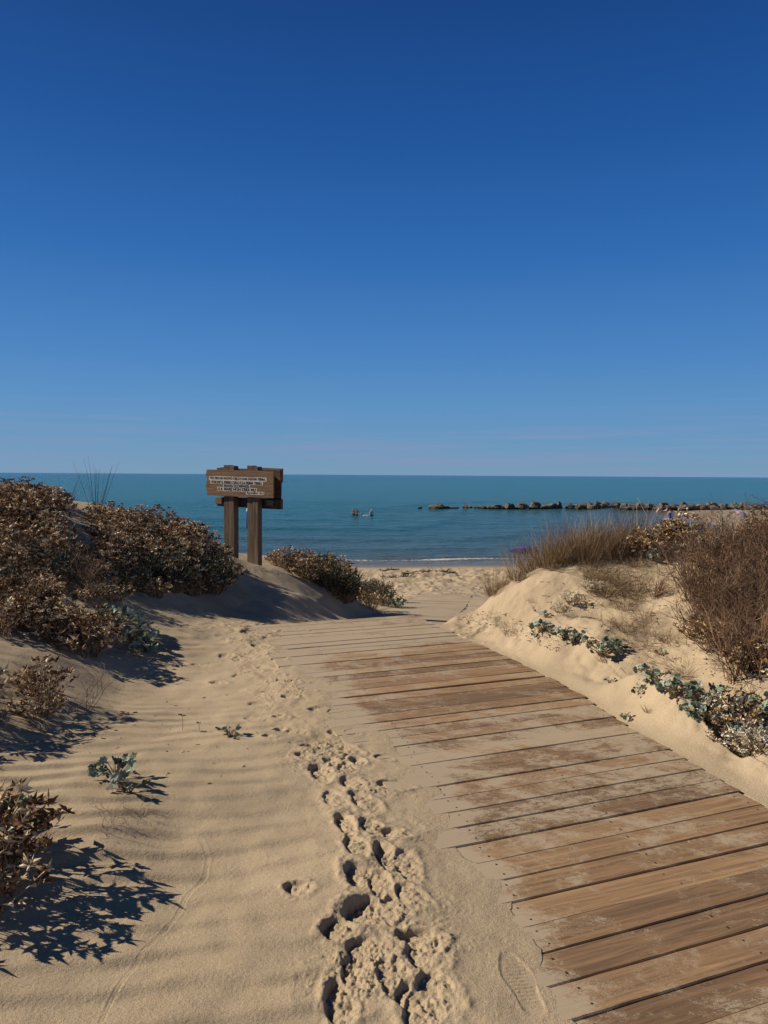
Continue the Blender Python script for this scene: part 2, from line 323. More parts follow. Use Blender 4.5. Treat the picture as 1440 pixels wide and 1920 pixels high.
def wood_mat(name, stops, grain=(60, 3, 3), sandy=None, rough=.75):
    m, t, b, N = mat(name); K = t.links.new
    co = N('ShaderNodeTexCoord'); mp = N('ShaderNodeMapping'); mp.inputs['Scale'].default_value = grain
    a = N('ShaderNodeAttribute', attribute_name='rnd'); a3 = N('ShaderNodeAttribute', attribute_name='guv')
    n = N('ShaderNodeTexNoise'); n.inputs['Scale'].default_value = 1; n.inputs['Detail'].default_value = 6; n.inputs['Roughness'].default_value = .65; n.inputs['Distortion'].default_value = .6
    K(a3.outputs['Vector'], mp.inputs[0]); K(mp.outputs[0], n.inputs[0])
    r = N('ShaderNodeValToRGB'); ramp(r, stops)
    ad = N('ShaderNodeMath', operation='MULTIPLY_ADD'); K(a.outputs['Fac'], ad.inputs[0]); ad.inputs[1].default_value = .28
    s = N('ShaderNodeMath', operation='SUBTRACT'); K(n.outputs[0], s.inputs[0]); s.inputs[1].default_value = .14; K(s.outputs[0], ad.inputs[2]); K(ad.outputs[0], r.inputs[0])
    c = r.outputs[0]
    bp = N('ShaderNodeBump'); bp.inputs['Strength'].default_value = .5; bp.inputs['Distance'].default_value = .004; K(n.outputs[0], bp.inputs['Height'])
    if sandy is not None:
        g = N('ShaderNodeNewGeometry'); sa = N('ShaderNodeAttribute', attribute_name='sandy')
        m1 = N('ShaderNodeMapping'); m1.inputs['Rotation'].default_value = (0, 0, R(-20)); m1.inputs['Scale'].default_value = (1.5, 2.3, 1)
        p1 = N('ShaderNodeTexNoise'); p1.inputs['Scale'].default_value = 1.5; p1.inputs['Detail'].default_value = 10; p1.inputs['Roughness'].default_value = .74; p1.inputs['Distortion'].default_value = .5
        p2 = N('ShaderNodeTexNoise'); p2.inputs['Scale'].default_value = 300; p2.inputs['Detail'].default_value = 2
        K(g.outputs['Position'], m1.inputs[0]); K(m1.outputs[0], p1.inputs[0]); K(g.outputs['Position'], p2.inputs[0])
        p3 = N('ShaderNodeTexNoise'); p3.inputs['Scale'].default_value = 11; p3.inputs['Detail'].default_value = 9; p3.inputs['Roughness'].default_value = .8; p3.inputs['Distortion'].default_value = 1.2; K(m1.outputs[0], p3.inputs[0])
        pm = N('ShaderNodeMix', data_type='FLOAT'); pm.inputs[0].default_value = .36; K(p1.outputs[0], pm.inputs[2]); K(p3.outputs[0], pm.inputs[3])
        q = N('ShaderNodeMath', operation='ADD'); K(pm.outputs[0], q.inputs[0]); K(sa.outputs['Fac'], q.inputs[1])
        q2 = N('ShaderNodeMath', operation='MULTIPLY_ADD'); K(p2.outputs[0], q2.inputs[0]); q2.inputs[1].default_value = .22; K(q.outputs[0], q2.inputs[2])
        q3 = N('ShaderNodeMath', operation='MULTIPLY_ADD'); K(n.outputs[0], q3.inputs[0]); q3.inputs[1].default_value = -.18; K(q2.outputs[0], q3.inputs[2])
        mr = N('ShaderNodeMapRange', interpolation_type='SMOOTHSTEP'); K(q3.outputs[0], mr.inputs[0]); mr.inputs[1].default_value = .505; mr.inputs[2].default_value = .60; mr.inputs[3].default_value = 0.10; mr.inputs[4].default_value = .90
        mx = N('ShaderNodeMix', data_type='RGBA'); K(mr.outputs[0], mx.inputs[0]); K(c, mx.inputs[6]); mx.inputs[7].default_value = (.43, .335, .225, 1); c = mx.outputs[2]
    K(c, b.inputs['Base Color']); b.inputs['Roughness'].default_value = rough; b.inputs['Specular IOR Level'].default_value = .3; K(bp.outputs[0], b.inputs['Normal'])
    return m
M_PLANK = wood_mat('boardwalk_wood', [(.22, (.070, .036, .018)), (.40, (.16, .085, .040)), (.58, (.285, .160, .074)), (.8, (.44, .275, .135))], (2.2, 45, 8), sandy=1)
M_SIGN = wood_mat('sign_wood', [(.3, (.07, .038, .02)), (.5, (.16, .088, .045)), (.75, (.27, .16, .085))], (3, 30, 30))
M_POST = wood_mat('post_wood', [(.3, (.05, .032, .02)), (.5, (.12, .08, .05)), (.75, (.21, .15, .095))], (30, 30, 2))
M_DRY = attr_mat('dry_leaf', [(0, (.07, .034, .014)), (.28, (.19, .088, .034)), (.47, (.36, .20, .08)), (.62, (.62, .46, .26)), (1, (.86, .76, .55))], .65, .3, trans=.06)
M_PALE = attr_mat('pale_leaf', [(0, (.38, .29, .18)), (.3, (.60, .50, .35)), (.6, (.78, .70, .54)), (1, (.86, .82, .70))], .65, .3, trans=.12)
M_STEM = attr_mat('dry_stem', [(0, (.10, .06, .035)), (.5, (.21, .135, .08)), (1, (.40, .30, .19))], .7, .3)
M_BURR = attr_mat('burr', [(0, (.035, .02, .012)), (.6, (.09, .05, .028)), (1, (.20, .12, .065))], .8, .2)
M_GREEN = attr_mat('sea_holly_leaf', [(0, (.075, .10, .055)), (.4, (.20, .25, .175)), (.75, (.37, .42, .32)), (1, (.60, .62, .50))], .75, .15, noise=30, trans=.1)
M_DGREEN = attr_mat('dark_green_leaf', [(0, (.018, .030, .012)), (.5, (.045, .062, .025)), (1, (.13, .13, .06))], .55, .4, trans=.1)
M_GRASS = attr_mat('dry_grass', [(0, (.10, .058, .028)), (.4, (.22, .135, .065)), (.75, (.36, .25, .13)), (1, (.52, .42, .27))], .6, .35, trans=.1)
M_TWIG = attr_mat('twig', [(0, (.055, .030, .018)), (.5, (.155, .083, .045)), (1, (.34, .22, .13))], .75, .25)

# ------------------------------------------------------------------ mesh helpers
def mesh_np(name, V, F, m, parent=None, smooth=False, rnd=None, link=True):
    """F: list of faces, or an (n, k) array"""
    me = bpy.data.meshes.new(name)
    V = np.asarray(V, np.float32)
    if isinstance(F, np.ndarray):
        n, k = F.shape; me.vertices.add(len(V)); me.vertices.foreach_set('co', V.ravel())
        me.loops.add(n*k); me.loops.foreach_set('vertex_index', F.astype(np.int32).ravel())
        me.polygons.add(n); me.polygons.foreach_set('loop_start', np.arange(0, n*k, k, dtype=np.int32)); me.polygons.foreach_set('loop_total', np.full(n, k, np.int32))
        me.update(calc_edges=True)
    else:
        me.from_pydata(V.tolist(), [], F); me.update()
    if rnd is not None:
        a = me.attributes.new('rnd', 'FLOAT', 'FACE'); a.data.foreach_set('value', np.asarray(rnd, np.float32))
    if m: me.materials.append(m)
    if smooth: me.polygons.foreach_set('use_smooth', np.ones(len(me.polygons), bool))
    o = bpy.data.objects.new(name, me)
    if link: COL.objects.link(o)
    if parent: o.parent = parent
    return o
def fattr(o, name, arr, dom='POINT', ty='FLOAT'):
    a = o.data.attributes.new(name, ty, dom)
    a.data.foreach_set('vector' if ty == 'FLOAT_VECTOR' else 'value', np.asarray(arr, np.float32).ravel())
def tag(o, label=None, cat=None, group=None, kind=None):
    if label: o['label'] = label
    if cat: o['category'] = cat
    if group: o['group'] = group
    if kind: o['kind'] = kind
    return o
def empty(name, loc, rz=0, label=None, cat=None, group=None):
    o = bpy.data.objects.new(name, None); COL.objects.link(o); o.location = loc; o.rotation_euler = (0, 0, rz); o.empty_display_size = .1
    return tag(o, label, cat, group)
class MB:
    def __init__(s): s.v = []; s.f = []; s.r = []; s.n2 = None
    def add(s, V, F, r=.5):
        n = len(s.v); s.v.extend([tuple(q) for q in V]); s.f.extend([tuple(i+n for i in f) for f in F]); s.r.extend([r]*len(F))
    def box(s, c, d, rot=None, r=.5, jit=0):
        c = Vector(c); V = []
        for sx in (-1, 1):
            for sy in (-1, 1):
                for sz in (-1, 1):
                    p = Vector((sx*d[0]/2, sy*d[1]/2, sz*d[2]/2))
                    if jit: p += Vector([random.uniform(-jit, jit) for _ in range(3)])
                    if rot is not None: p = rot@p
                    V.append(c+p)
        s.add(V, [(0, 1, 3, 2), (4, 6, 7, 5), (0, 4, 5, 1), (2, 3, 7, 6), (0, 2, 6, 4), (1, 5, 7, 3)], r)
    def tube(s, pts, rad, k=3, r=.5):
        pts = [Vector(p) for p in pts]; n = len(pts); V = []
        if not hasattr(rad, '__len__'): rad = [rad]*n
        a0 = None
        for i, p in enumerate(pts):
            t = (pts[min(i+1, n-1)]-pts[max(i-1, 0)]).normalized()
            a = t.orthogonal().normalized() if a0 is None else (a0-t*a0.dot(t)).normalized()
            a0 = a; b = t.cross(a)
            for j in range(k):
                q = 2*math.pi*j/k; V.append(p+(a*math.cos(q)+b*math.sin(q))*rad[i])
        F = [(i*k+j, i*k+(j+1) % k, (i+1)*k+(j+1) % k, (i+1)*k+j) for i in range(n-1) for j in range(k)]
        F.append(tuple(range(k-1, -1, -1))); F.append(tuple((n-1)*k+j for j in range(k)))
        s.add(V, F, r)
    def ribbon(s, pts, w, r=.5):
        pts = [Vector(p) for p in pts]; n = len(pts); d = (pts[-1]-pts[0]).normalized(); q = random.uniform(0, 6.28)
        a = d.orthogonal().normalized(); side = (a*math.cos(q)+d.cross(a)*math.sin(q))
        V = []
        for i, p in enumerate(pts):
            ww = w*(1-.85*i/(n-1)); V += [p-side*ww, p+side*ww]
        s.add(V, [(2*i, 2*i+1, 2*i+3, 2*i+2) for i in range(n-1)], r)
    def build(s, name, m, parent=None, smooth=False):
        return mesh_np(name, s.v, s.f, m, parent, smooth, s.r)
def leafbuild(lv_, bu_, m, root):
    n1 = len(lv_.f); off = len(lv_.v); lv_.v += bu_.v; lv_.f += [tuple(i+off for i in f) for f in bu_.f]; lv_.r += bu_.r
    o = lv_.build('foliage', m, root); o.data.materials.append(M_BURR)
    o.data.polygons.foreach_set('material_index', np.r_[np.zeros(n1, np.int32), np.ones(len(bu_.f), np.int32)]); return o
def basis(d, up=Vector((0, 0, 1))):
    d = d.normalized(); x = d.cross(up)
    if x.length < 1e-3: x = Vector((1, 0, 0))
    x.normalize(); return x, d, x.cross(d).normalized()*-1 if False else x.cross(d).normalized()
def rdir(zmin=-1, zmax=1):
    z = random.uniform(zmin, zmax); a = random.uniform(0, 6.283); q = math.sqrt(max(0, 1-z*z)); return Vector((q*math.cos(a), q*math.sin(a), z))
def bract(mb, p, d, ln, wd, r):            # pointed folded bract
    x, y, z = basis(d); q = random.uniform(-2.6, 2.6); x, z = x*math.cos(q)+z*math.sin(q), z*math.cos(q)-x*math.sin(q)
    f = random.uniform(.15, .5)*wd
    V = [p, p+y*ln*.45+x*wd/2+z*f, p+y*ln+z*random.uniform(-.3, .3)*ln, p+y*ln*.45-x*wd/2+z*f, p+y*ln*.5]
    mb.add(V, [(0, 1, 4), (1, 2, 4), (0, 4, 3), (4, 2, 3)], r)
LOBES = [(.0, .10), (.22, .16), (.20, .42), (.36, .62), (.27, .52), (.46, .62), (.62, .58), (.56, .42), (.76, .44), (.92, .36), (.84, .18), (1.05, 0)]
def holly(mb, p, d, size, r):              # lobed spiny leaf
    x, y, z = basis(d); q = random.uniform(-1.0, 1.0); x, z = x*math.cos(q)+z*math.sin(q), z*math.cos(q)-x*math.sin(q)
    cup = random.uniform(.15, .6); bend = random.uniform(-.45, .35); ph = random.uniform(0, 6)
    def pt(l, w): return p+y*(l*size)+x*(w*size)+z*size*(cup*abs(w)+bend*l*l+.07*math.sin(l*9+w*7+ph))
    mid = [pt(t, 0) for t in (0, .28, .55, .8, 1.05)]
    midl = [0, .28, .55, .8, 1.05]
    for sgn in (-1, 1):
        out = [pt(l+random.uniform(-.03, .03), sgn*(w*.82+random.uniform(-.03, .03))) for l, w in LOBES[:-1]]+[mid[-1]]
        V = mid+out; F = []
        for j in range(len(out)-1):
            lm = (LOBES[j][0]+LOBES[j+1][0])/2; k = min(range(5), key=lambda i: abs(midl[i]-lm))
            f = (k, 5+j, 5+j+1) if sgn > 0 else (k, 5+j+1, 5+j); F.append(f)
        # close the seams along the midrib
        ks = [min(range(5), key=lambda i: abs(midl[i]-(LOBES[j][0]+LOBES[j+1][0])/2)) for j in range(len(out)-1)]
        for j in range(1, len(ks)):
            if ks[j] != ks[j-1]:
                F.append((ks[j-1], 5+j, ks[j]) if sgn > 0 else (ks[j-1], ks[j], 5+j))
        mb.add(V, F, r)
def burr(mb, p, rad, n=16):
    for i in range(n):
        d = rdir(-.5, 1); x, y, z = basis(d); w = rad*.28
        mb.add([p-x*w, p+x*w, p+z*w, p+d*rad*random.uniform(.9, 1.25)], [(0, 1, 3), (1, 2, 3), (2, 0, 3)], random.random())
def curve_pts(p0, d0, ln, n, up=.0, wob=.15, sag=0):
    pts = [p0.copy()]; d = d0.normalized(); p = p0.copy()
    for i in range(n):
        d = (d+Vector((random.gauss(0, wob), random.gauss(0, wob), random.gauss(0, wob)*.6+up-sag*i/n))).normalized(); p = p+d*(ln/n); pts.append(p.copy())
    return pts
def children(o): return [c for c in list(COL.objects) if c.parent == o]
KIDS = {}
def dup(root, loc, rz=0, sc=1, label=None, cat=None, group=None, tilt=(0, 0)):
    r = root.copy(); COL.objects.link(r); r.location = loc; r.rotation_euler = (tilt[0], tilt[1], rz); r.scale = (sc, sc, sc) if not hasattr(sc, '__len__') else sc
    for k in ('group',):
        if k in r: del r[k]
    tag(r, label, cat, group)
    for ch in KIDS[root.name]:
        c = ch.copy(); COL.objects.link(c); c.parent = r
    return r

# ------------------------------------------------------------------ setting: sand
def tri_grid(nr, nc):
    i = np.arange(nr-1)[:, None]*nc+np.arange(nc-1)[None]
    return np.stack([i, i+1, i+nc+1, i+nc], -1).reshape(-1, 4)
Drow = np.concatenate([np.geomspace(.45, 1.7, 60)[:-1], np.linspace(1.7, 4.2, 500)[:-1], np.linspace(4.2, 9.5, 470)[:-1], np.geomspace(9.5, 170, 520)])
Tcol = np.concatenate([np.linspace(-1.7, -.56, 130)[:-1], np.linspace(-.56, .56, 720)[:-1], np.linspace(.56, 1.7, 130)])
Xg = Drow[:, None]*Tcol[None]; Yg = np.broadcast_to(Drow[:, None], Xg.shape).copy()
Zg = np.empty_like(Xg)
Zg = height(Xg.ravel(), Yg.ravel()).reshape(Xg.shape)
sdg = shore_d(Xg.ravel(), Yg.ravel())
wet = sst(3.0, .6, sdg+.6*fbm(Xg.ravel()*.3, Yg.ravel()*.3, 2, 3))*(Yg.ravel() > 25)
sand = mesh_np('sand', np.stack([Xg, Yg, Zg], -1).reshape(-1, 3), tri_grid(*Xg.shape), M_SAND, smooth=True)
wet = np.maximum(wet, .45*(Yg.ravel() > 58)); fattr(sand, 'wet', wet); tag(sand, kind='structure')
gx = np.linspace(-60, 60, 121); gy = np.linspace(-60, 30, 91); GX, GY = np.meshgrid(gx, gy)
GZ = height(GX.ravel(), GY.ravel(), False)-.12
GZ = np.where(GY.ravel() < -1.5, GZ+.0, GZ)-.25*(abs(GX.ravel()) < 12)*(GY.ravel() > 0)
ground = mesh_np('ground', np.stack([GX.ravel(), GY.ravel(), GZ], -1), tri_grid(*GX.shape), M_SAND, smooth=True)
fattr(ground, 'wet', np.zeros(GX.size)); tag(ground, kind='structure')

# ------------------------------------------------------------------ setting: sea
def sea_mat():
    m, t, b, N = mat('sea_water'); K = t.links.new
    g = N('ShaderNodeNewGeometry'); a = N('ShaderNodeAttribute', attribute_name='shore'); fo = N('ShaderNodeAttribute', attribute_name='foam')
    lg = N('ShaderNodeMath', operation='LOGARITHM'); lg.inputs[1].default_value = 10; K(a.outputs['Fac'], lg.inputs[0])
    nz = N('ShaderNodeTexNoise'); nz.inputs['Scale'].default_value = 1; nz.inputs['Detail'].default_value = 5
    mp = N('ShaderNodeMapping'); mp.inputs['Scale'].default_value = (.006, .03, 1); K(g.outputs['Position'], mp.inputs[0]); K(mp.outputs[0], nz.inputs[0])
    ad = N('ShaderNodeMath', operation='MULTIPLY_ADD'); K(nz.outputs[0], ad.inputs[0]); ad.inputs[1].default_value = .9; K(lg.outputs[0], ad.inputs[2])
    mr = N('ShaderNodeMapRange'); K(ad.outputs[0], mr.inputs[0]); mr.inputs[1].default_value = .4; mr.inputs[2].default_value = 4.0
    r = N('ShaderNodeValToRGB')
    ramp(r, [(0, (.17, .15, .11)), (.13, (.095, .115, .098)), (.30, (.055, .112, .128)), (.50, (.014, .125, .142)), (.66, (.004, .130, .148)), (1, (.001, .085, .105))])
    K(mr.outputs[0], r.inputs[0])
    fn = N('ShaderNodeTexNoise'); fn.inputs['Scale'].default_value = 5; fn.inputs['Detail'].default_value = 6; fn.inputs['Roughness'].default_value = .75
    K(g.outputs['Position'], fn.inputs[0])
    fm = N('ShaderNodeMath', operation='ADD'); K(fn.outputs[0], fm.inputs[0]); K(fo.outputs['Fac'], fm.inputs[1])
    fr = N('ShaderNodeMapRange', interpolation_type='SMOOTHSTEP'); K(fm.outputs[0], fr.inputs[0]); fr.inputs[1].default_value = 1.02; fr.inputs[2].default_value = 1.16
    mx = N('ShaderNodeMix', data_type='RGBA'); K(fr.outputs[0], mx.inputs[0]); K(r.outputs[0], mx.inputs[6]); mx.inputs[7].default_value = (.62, .60, .55, 1)
    K(mx.outputs[2], b.inputs['Base Color'])
    rg = N('ShaderNodeMapRange'); K(fr.outputs[0], rg.inputs[0]); rg.inputs[3].default_value = .15; rg.inputs[4].default_value = .8; K(rg.outputs[0], b.inputs['Roughness'])
    b.inputs['IOR'].default_value = 1.33; b.inputs['Specular IOR Level'].default_value = .26
    h = None
    for sc, st, ang in (((.35, 1.1), 1., 4), ((1.3, 3.6), .45, -6), ((.06, .22), 2.2, 2)):
        mq = N('ShaderNodeMapping'); mq.inputs['Scale'].default_value = (*sc, 1); mq.inputs['Rotation'].default_value = (0, 0, R(ang)); nn = N('ShaderNodeTexNoise'); nn.inputs['Scale'].default_value = 1; nn.inputs['Detail'].default_value = 5; nn.inputs['Roughness'].default_value = .6
        K(g.outputs['Position'], mq.inputs[0]); K(mq.outputs[0], nn.inputs[0])
        q = N('ShaderNodeMath', operation='MULTIPLY_ADD'); K(nn.outputs[0], q.inputs[0]); q.inputs[1].default_value = st
        if h: K(h, q.inputs[2])
        else: q.inputs[2].default_value = 0
        h = q.outputs[0]
    bp = N('ShaderNodeBump'); bp.inputs['Strength'].default_value = 1.0; bp.inputs['Distance'].default_value = .55; K(h, bp.inputs['Height']); K(bp.outputs[0], b.inputs['Normal'])
    return m
Ds = np.concatenate([np.geomspace(34, 140, 620)[:-1], np.geomspace(140, 1200, 200)[:-1], np.geomspace(1200, 60000, 60)])
Ts = np.linspace(-1.8, 1.8, 560)
SX = Ds[:, None]*Ts[None]; SY = np.broadcast_to(Ds[:, None], SX.shape).copy()
sx, sy = SX.ravel(), SY.ravel(); sd = -shore_d(sx, sy)            # positive = offshore
amp = sst(400, 60, sy)
wz = amp*(.07*fbm(sx*.12, sy*.45, 4, 201)+.03*fbm(sx*.6, sy*1.6, 3, 202))
def crest(c, h, w, bend):
    q = sd-c-1.6*fbm(sx*.05, sy*.0+bend, 3, 210+int(c)); k = np.clip(.55+1.2*fbm(sx*.04+bend, sy*0, 2, 220+int(c)), 0, 1.2)
    return h*k*np.exp(-np.where(q < 0, (q/(w*.45))**2, (q/w)**2))
wz += crest(3.3, .12, 1.0, 3.1)+crest(8.5, .34, 2.2, 7.7)+crest(15, .24, 2.6, 1.3)+crest(27, .16, 3.2, 9.3)+crest(40, .15, 4, 5.5)
wz *= sst(-.5, 3, sd+1)
sea = mesh_np('sea', np.stack([sx, sy, -5.0+.012+wz], -1), tri_grid(*SX.shape), sea_mat(), smooth=True)
foam = .60*np.exp(-((sd-2.2-1.0*fbm(sx*.12, sy*0, 3, 230))/.9)**2)+.45*np.exp(-((sd-.35-.8*fbm(sx*.2, sy*0, 3, 231))/.35)**2)
foam += .62*np.exp(-((sy-74)/.8)**2-((sx-24.2)/1.7)**2)+.6*np.exp(-((sy-93)/1.2)**2-((sx-32.0)/2.6)**2)
foam *= sst(22, 14, sx)*.75+.25+.3*fbm(sx*.25, sy*.1, 3, 240)
fattr(sea, 'shore', np.maximum(sd, .3)); fattr(sea, 'foam', foam); tag(sea, kind='structure')

# ------------------------------------------------------------------ boardwalk
class Plank:
    def __init__(s): s.V = []; s.F = []; s.r = []; s.g = []; s.s = []
    def add(s, org, u, v, w, ln, wd, th, rnd, sandy, nseg=10, k=0):
        # org: left near top corner, u along, v across, w up
        b = .004; prof = [(0, -th), (0, -b), (b, 0), (wd-b, 0), (wd, -b), (wd, -th)]
        n0 = len(s.V); bow = random.uniform(-.003, .003); off = random.uniform(0, 50)
        for i in range(nseg+1):
            t = i/nseg; e = random.uniform(-.0012, .0012)
            for a, h in prof:
                aa = a+e+(random.uniform(-.004, .004) if i in (0, nseg) else 0); hh = h+bow*math.sin(t*3.14)
                s.V.append(org+u*(t*ln)+v*aa+w*hh); s.g.append((t*ln+off, a+off*3.1, h)); s.s.append(sandy(t) if callable(sandy) else sandy)
        for i in range(nseg):
            for j in range(5): q = n0+i*6+j; s.F.append((q, q+1, q+7, q+6)); s.r.append(rnd)
        s.F.append(tuple(n0+j for j in range(5, -1, -1))); s.r.append(rnd)
        s.F.append(tuple(n0+nseg*6+j for j in range(6))); s.r.append(rnd)
    def build(s, name, m):
        # nseg quads flip so that the tops face up
        F = [tuple(reversed(f)) for f in s.F]
        o = mesh_np(name, s.V, F, m, rnd=s.r); fattr(o, 'guv', s.g, ty='FLOAT_VECTOR'); fattr(o, 'sandy', s.s); return o
pk = Plank(); nails = MB()
v = -1.3; U3 = Vector((bu[0], bu[1], 0)); V3 = Vector((bv[0], bv[1], 0)); Z3 = Vector((0, 0, 1))
i = 0
wide = {round(G(869, 1573, ZW)[:2]@bv, 2): .012, round(G(730, 1309, ZW)[:2]@bv, 2): .03, round(G(700, 1207, ZW)[:2]@bv, 2): .022}
wk = sorted(wide)
while v < VEND+.5:
    wd = random.choice([.138, .142, .145, .148]); gap = random.choice([.001, .002, .003, .0045])
    for q in wk:
        if v < q < v+wd+gap+.001 : gap += wide[q]; wk.remove(q); break
    vc = v+wd/2; ur = float(np.interp(vc, rv, ru))+random.uniform(-.012, .012); ln = min(WLEN, ur-float(np.interp(vc, lv, lu))+.24)+random.uniform(0, .03)
    an = R(random.uniform(-.35, .35)); u = (U3*math.cos(an)+V3*math.sin(an)); vv = Vector((-u.y, u.x, 0))
    w = Vector((random.uniform(-.003, .003), random.uniform(-.006, .006), 1)).normalized()
    org = U3*(ur-ln)+V3*v+Vector((0, 0, ZW+random.uniform(-.003, .003)))
    bias = .025+.04*math.sin(v*2.1)+random.uniform(-.022, .022)+.06*max(0, min(1, (v-6.0)/.8))
    uLv = float(np.interp(vc, lv, lu)); t0 = (uLv-(ur-ln))/ln
    pk.add(org, u, vv, w, ln, wd, .035, random.random(), lambda t: bias+.13*math.exp(-max(0, t-t0)/.04)-.03*t, 24)
    for uu in (ln-.06, ln-.82, ln-1.5):
        for ww in (.035, wd-.035):
            c = org+u*(uu+random.uniform(-.01, .01))+vv*ww+Vector((0, 0, .0015))
            ring = [c+Vector((math.cos(q*.785)*.0045, math.sin(q*.785)*.0045, 0)) for q in range(8)]
            nails.add(ring, [tuple(range(8))])
    v += wd+gap; i += 1
bw = pk.build('boardwalk', M_PLANK); tag(bw, 'weathered brown plank boardwalk half buried by sand', None, None, 'structure')
nm = plain('nail_iron', (.03, .022, .018), .6); no = nails.build('nail_head', nm, bw); tag(no, kind='stuff')
# far stretch, nearly buried
pf = Plank(); seglen = [0]
for a, b in zip(farc[:-1], farc[1:]): seglen.append(seglen[-1]+np.linalg.norm(b-a))
q = .1
while q < seglen[-1]:
    k = max(0, int(np.searchsorted(seglen, q))-1); a, b = farc[k], farc[k+1]; t = (q-seglen[k])/(seglen[k+1]-seglen[k])
    c = Vector(a+(b-a)*t); d = Vector(b-a).normalized(); s_ = d.cross(Z3).normalized()
    if k == 0: s_ = (s_*(t)+U3*(1-t)).normalized(); 
    d = Z3.cross(s_).normalized()*1.0; slope = (b[2]-a[2])/math.hypot(b[0]-a[0], b[1]-a[1]); d = Vector((d.x, d.y, slope)).normalized(); up = s_.cross(d)
    pf.add(c-s_*.87+Vector((0, 0, random.uniform(-.014, .000))), s_, d, up, 1.74, .14, .035, random.random(), .24+random.uniform(-.04, .08), 6); q += .15
bf = pf.build('boardwalk', M_PLANK); tag(bf, 'sand-dusted far stretch of the boardwalk dropping to the beach', None, None, 'structure')

# ------------------------------------------------------------------ sign
SD = 14.5; sb = Vector(P(457, 1055, SD)); sb.z = hz(sb.x, sb.y)-.02
sign = empty('wooden_sign', sb, R(-25), 'weathered brown wooden sign with hand-painted lines on two double posts', 'sign')
K_ = SD/FPX
ztop = lambda py: float(P(457, py, SD)[2])-sb.z
xof = lambda px: (px-457)*K_*1.10
def woodbox(name, c, d, m, rot=None, parent=sign, jit=.004, r=.5, nx=1):
    mb = MB(); mb.box(c, d, rot, r, jit); o = mb.build(name, m, parent)
    g = np.zeros(len(o.data.vertices)*3, np.float32); o.data.vertices.foreach_get('co', g); fattr(o, 'guv', g+random.uniform(0, 9), ty='FLOAT_VECTOR')
    bv_ = o.modifiers.new('b', 'BEVEL'); bv_.width = .004; bv_.segments = 1
    return o
for (x0, x1, tp_) in ((419, 445, 872), (468, 493, 873)):
    mid = (x0+x1)/2; hgt = ztop(tp_)+.45
    po = woodbox('post', (xof(mid)-.066, 0, ztop(tp_)-hgt/2), (.125, .16, hgt), M_POST, r=.3 if x0 < 450 else .7)
    pl = woodbox('plank', (xof(mid)+.062, -.012, ztop(tp_)-hgt/2-.01), (.12, .15, hgt-.02), M_POST, parent=po, r=.6)
rotb = Matrix.Rotation(R(1.0), 3, 'Y')
# rear panel: rough boards behind the posts
woodbox('rear_board', (xof(461), .13, ztop(906)), (1.46, .05, .56), M_SIGN, rotb, r=.2, jit=.02)
woodbox('rear_board', (xof(501), .19, ztop(890)), (.56, .03, .27), M_SIGN, rotb, r=.8, jit=.012)
woodbox('rear_board', (xof(412), .175, ztop(881)), (.48, .03, .10), M_SIGN, Matrix.Rotation(R(-5), 3, 'Y'), r=.3, jit=.02)
lo = woodbox('cross_beam', (xof(461), .125, ztop(943)), (1.50, .09, .19), M_POST, rotb, r=.1)
woodbox('block', (xof(402), .055, ztop(940)), (.16, .05, .13), M_POST, rotb, parent=lo, r=.9)
woodbox('block', (xof(506), .055, ztop(942)), (.15, .05, .11), M_POST, rotb, parent=lo, r=.9)
# front board with a chipped left end
fw_, fh_ = (517-388)*K_*1.16, (929-880)*K_
pts = []
nL = 9
for k in range(nL+1): pts.append((-fw_/2+(0 if k in (0, nL) else random.uniform(-.035, .02)), -fh_/2+fh_*k/nL))
for k in range(1, 12): pts.append((-fw_/2+fw_*k/11, fh_/2+random.uniform(-.003, .003)))
for k in range(1, 6): pts.append((fw_/2+random.uniform(-.003, .003), fh_/2-fh_*k/5))
for k in range(1, 11): pts.append((fw_/2-fw_*k/11, -fh_/2+random.uniform(-.004, .004)))
bc = Vector((xof(456.5), -.11, ztop(906.5)))
def fl(x, z, y=0): return bc+rotb@Vector((x, y, z))
n = len(pts); Vv = [fl(a, b, -.018) for a, b in pts]+[fl(a, b, .018) for a, b in pts]
Ff = [tuple(range(n-1, -1, -1)), tuple(range(n, 2*n))]+[(i, (i+1) % n, n+(i+1) % n, n+i) for i in range(n)]
fb = mesh_np('front_board', Vv, Ff, M_SIGN, sign, rnd=[.75]*len(Ff)); g = np.zeros(len(Vv)*3, np.float32); fb.data.vertices.foreach_get('co', g); fattr(fb, 'guv', g+3.3, ty='FLOAT_VECTOR')
M_WH = plain('old_white_paint', (.62, .53, .43), .8); M_INK = plain('black_paint', (.012, .01, .01), .7)
lines = [("POI VIDI UN NUOVO CIELO E UNA NUOVA TERRA,", 390, 507, 900.5, 8.2), ("POICHE' IL PRIMO CIELO E LA PRIMA TERRA", 393, 500, 907.6, 8.2), ("ERANO SCOMPARSI,", 420, 474, 914.2, 8.4), ("E IL MARE NON CERA PIU'", 408, 488, 920.2, 8.4), ("Apocalisse 21,1", 467, 503, 926.0, 6.2)]
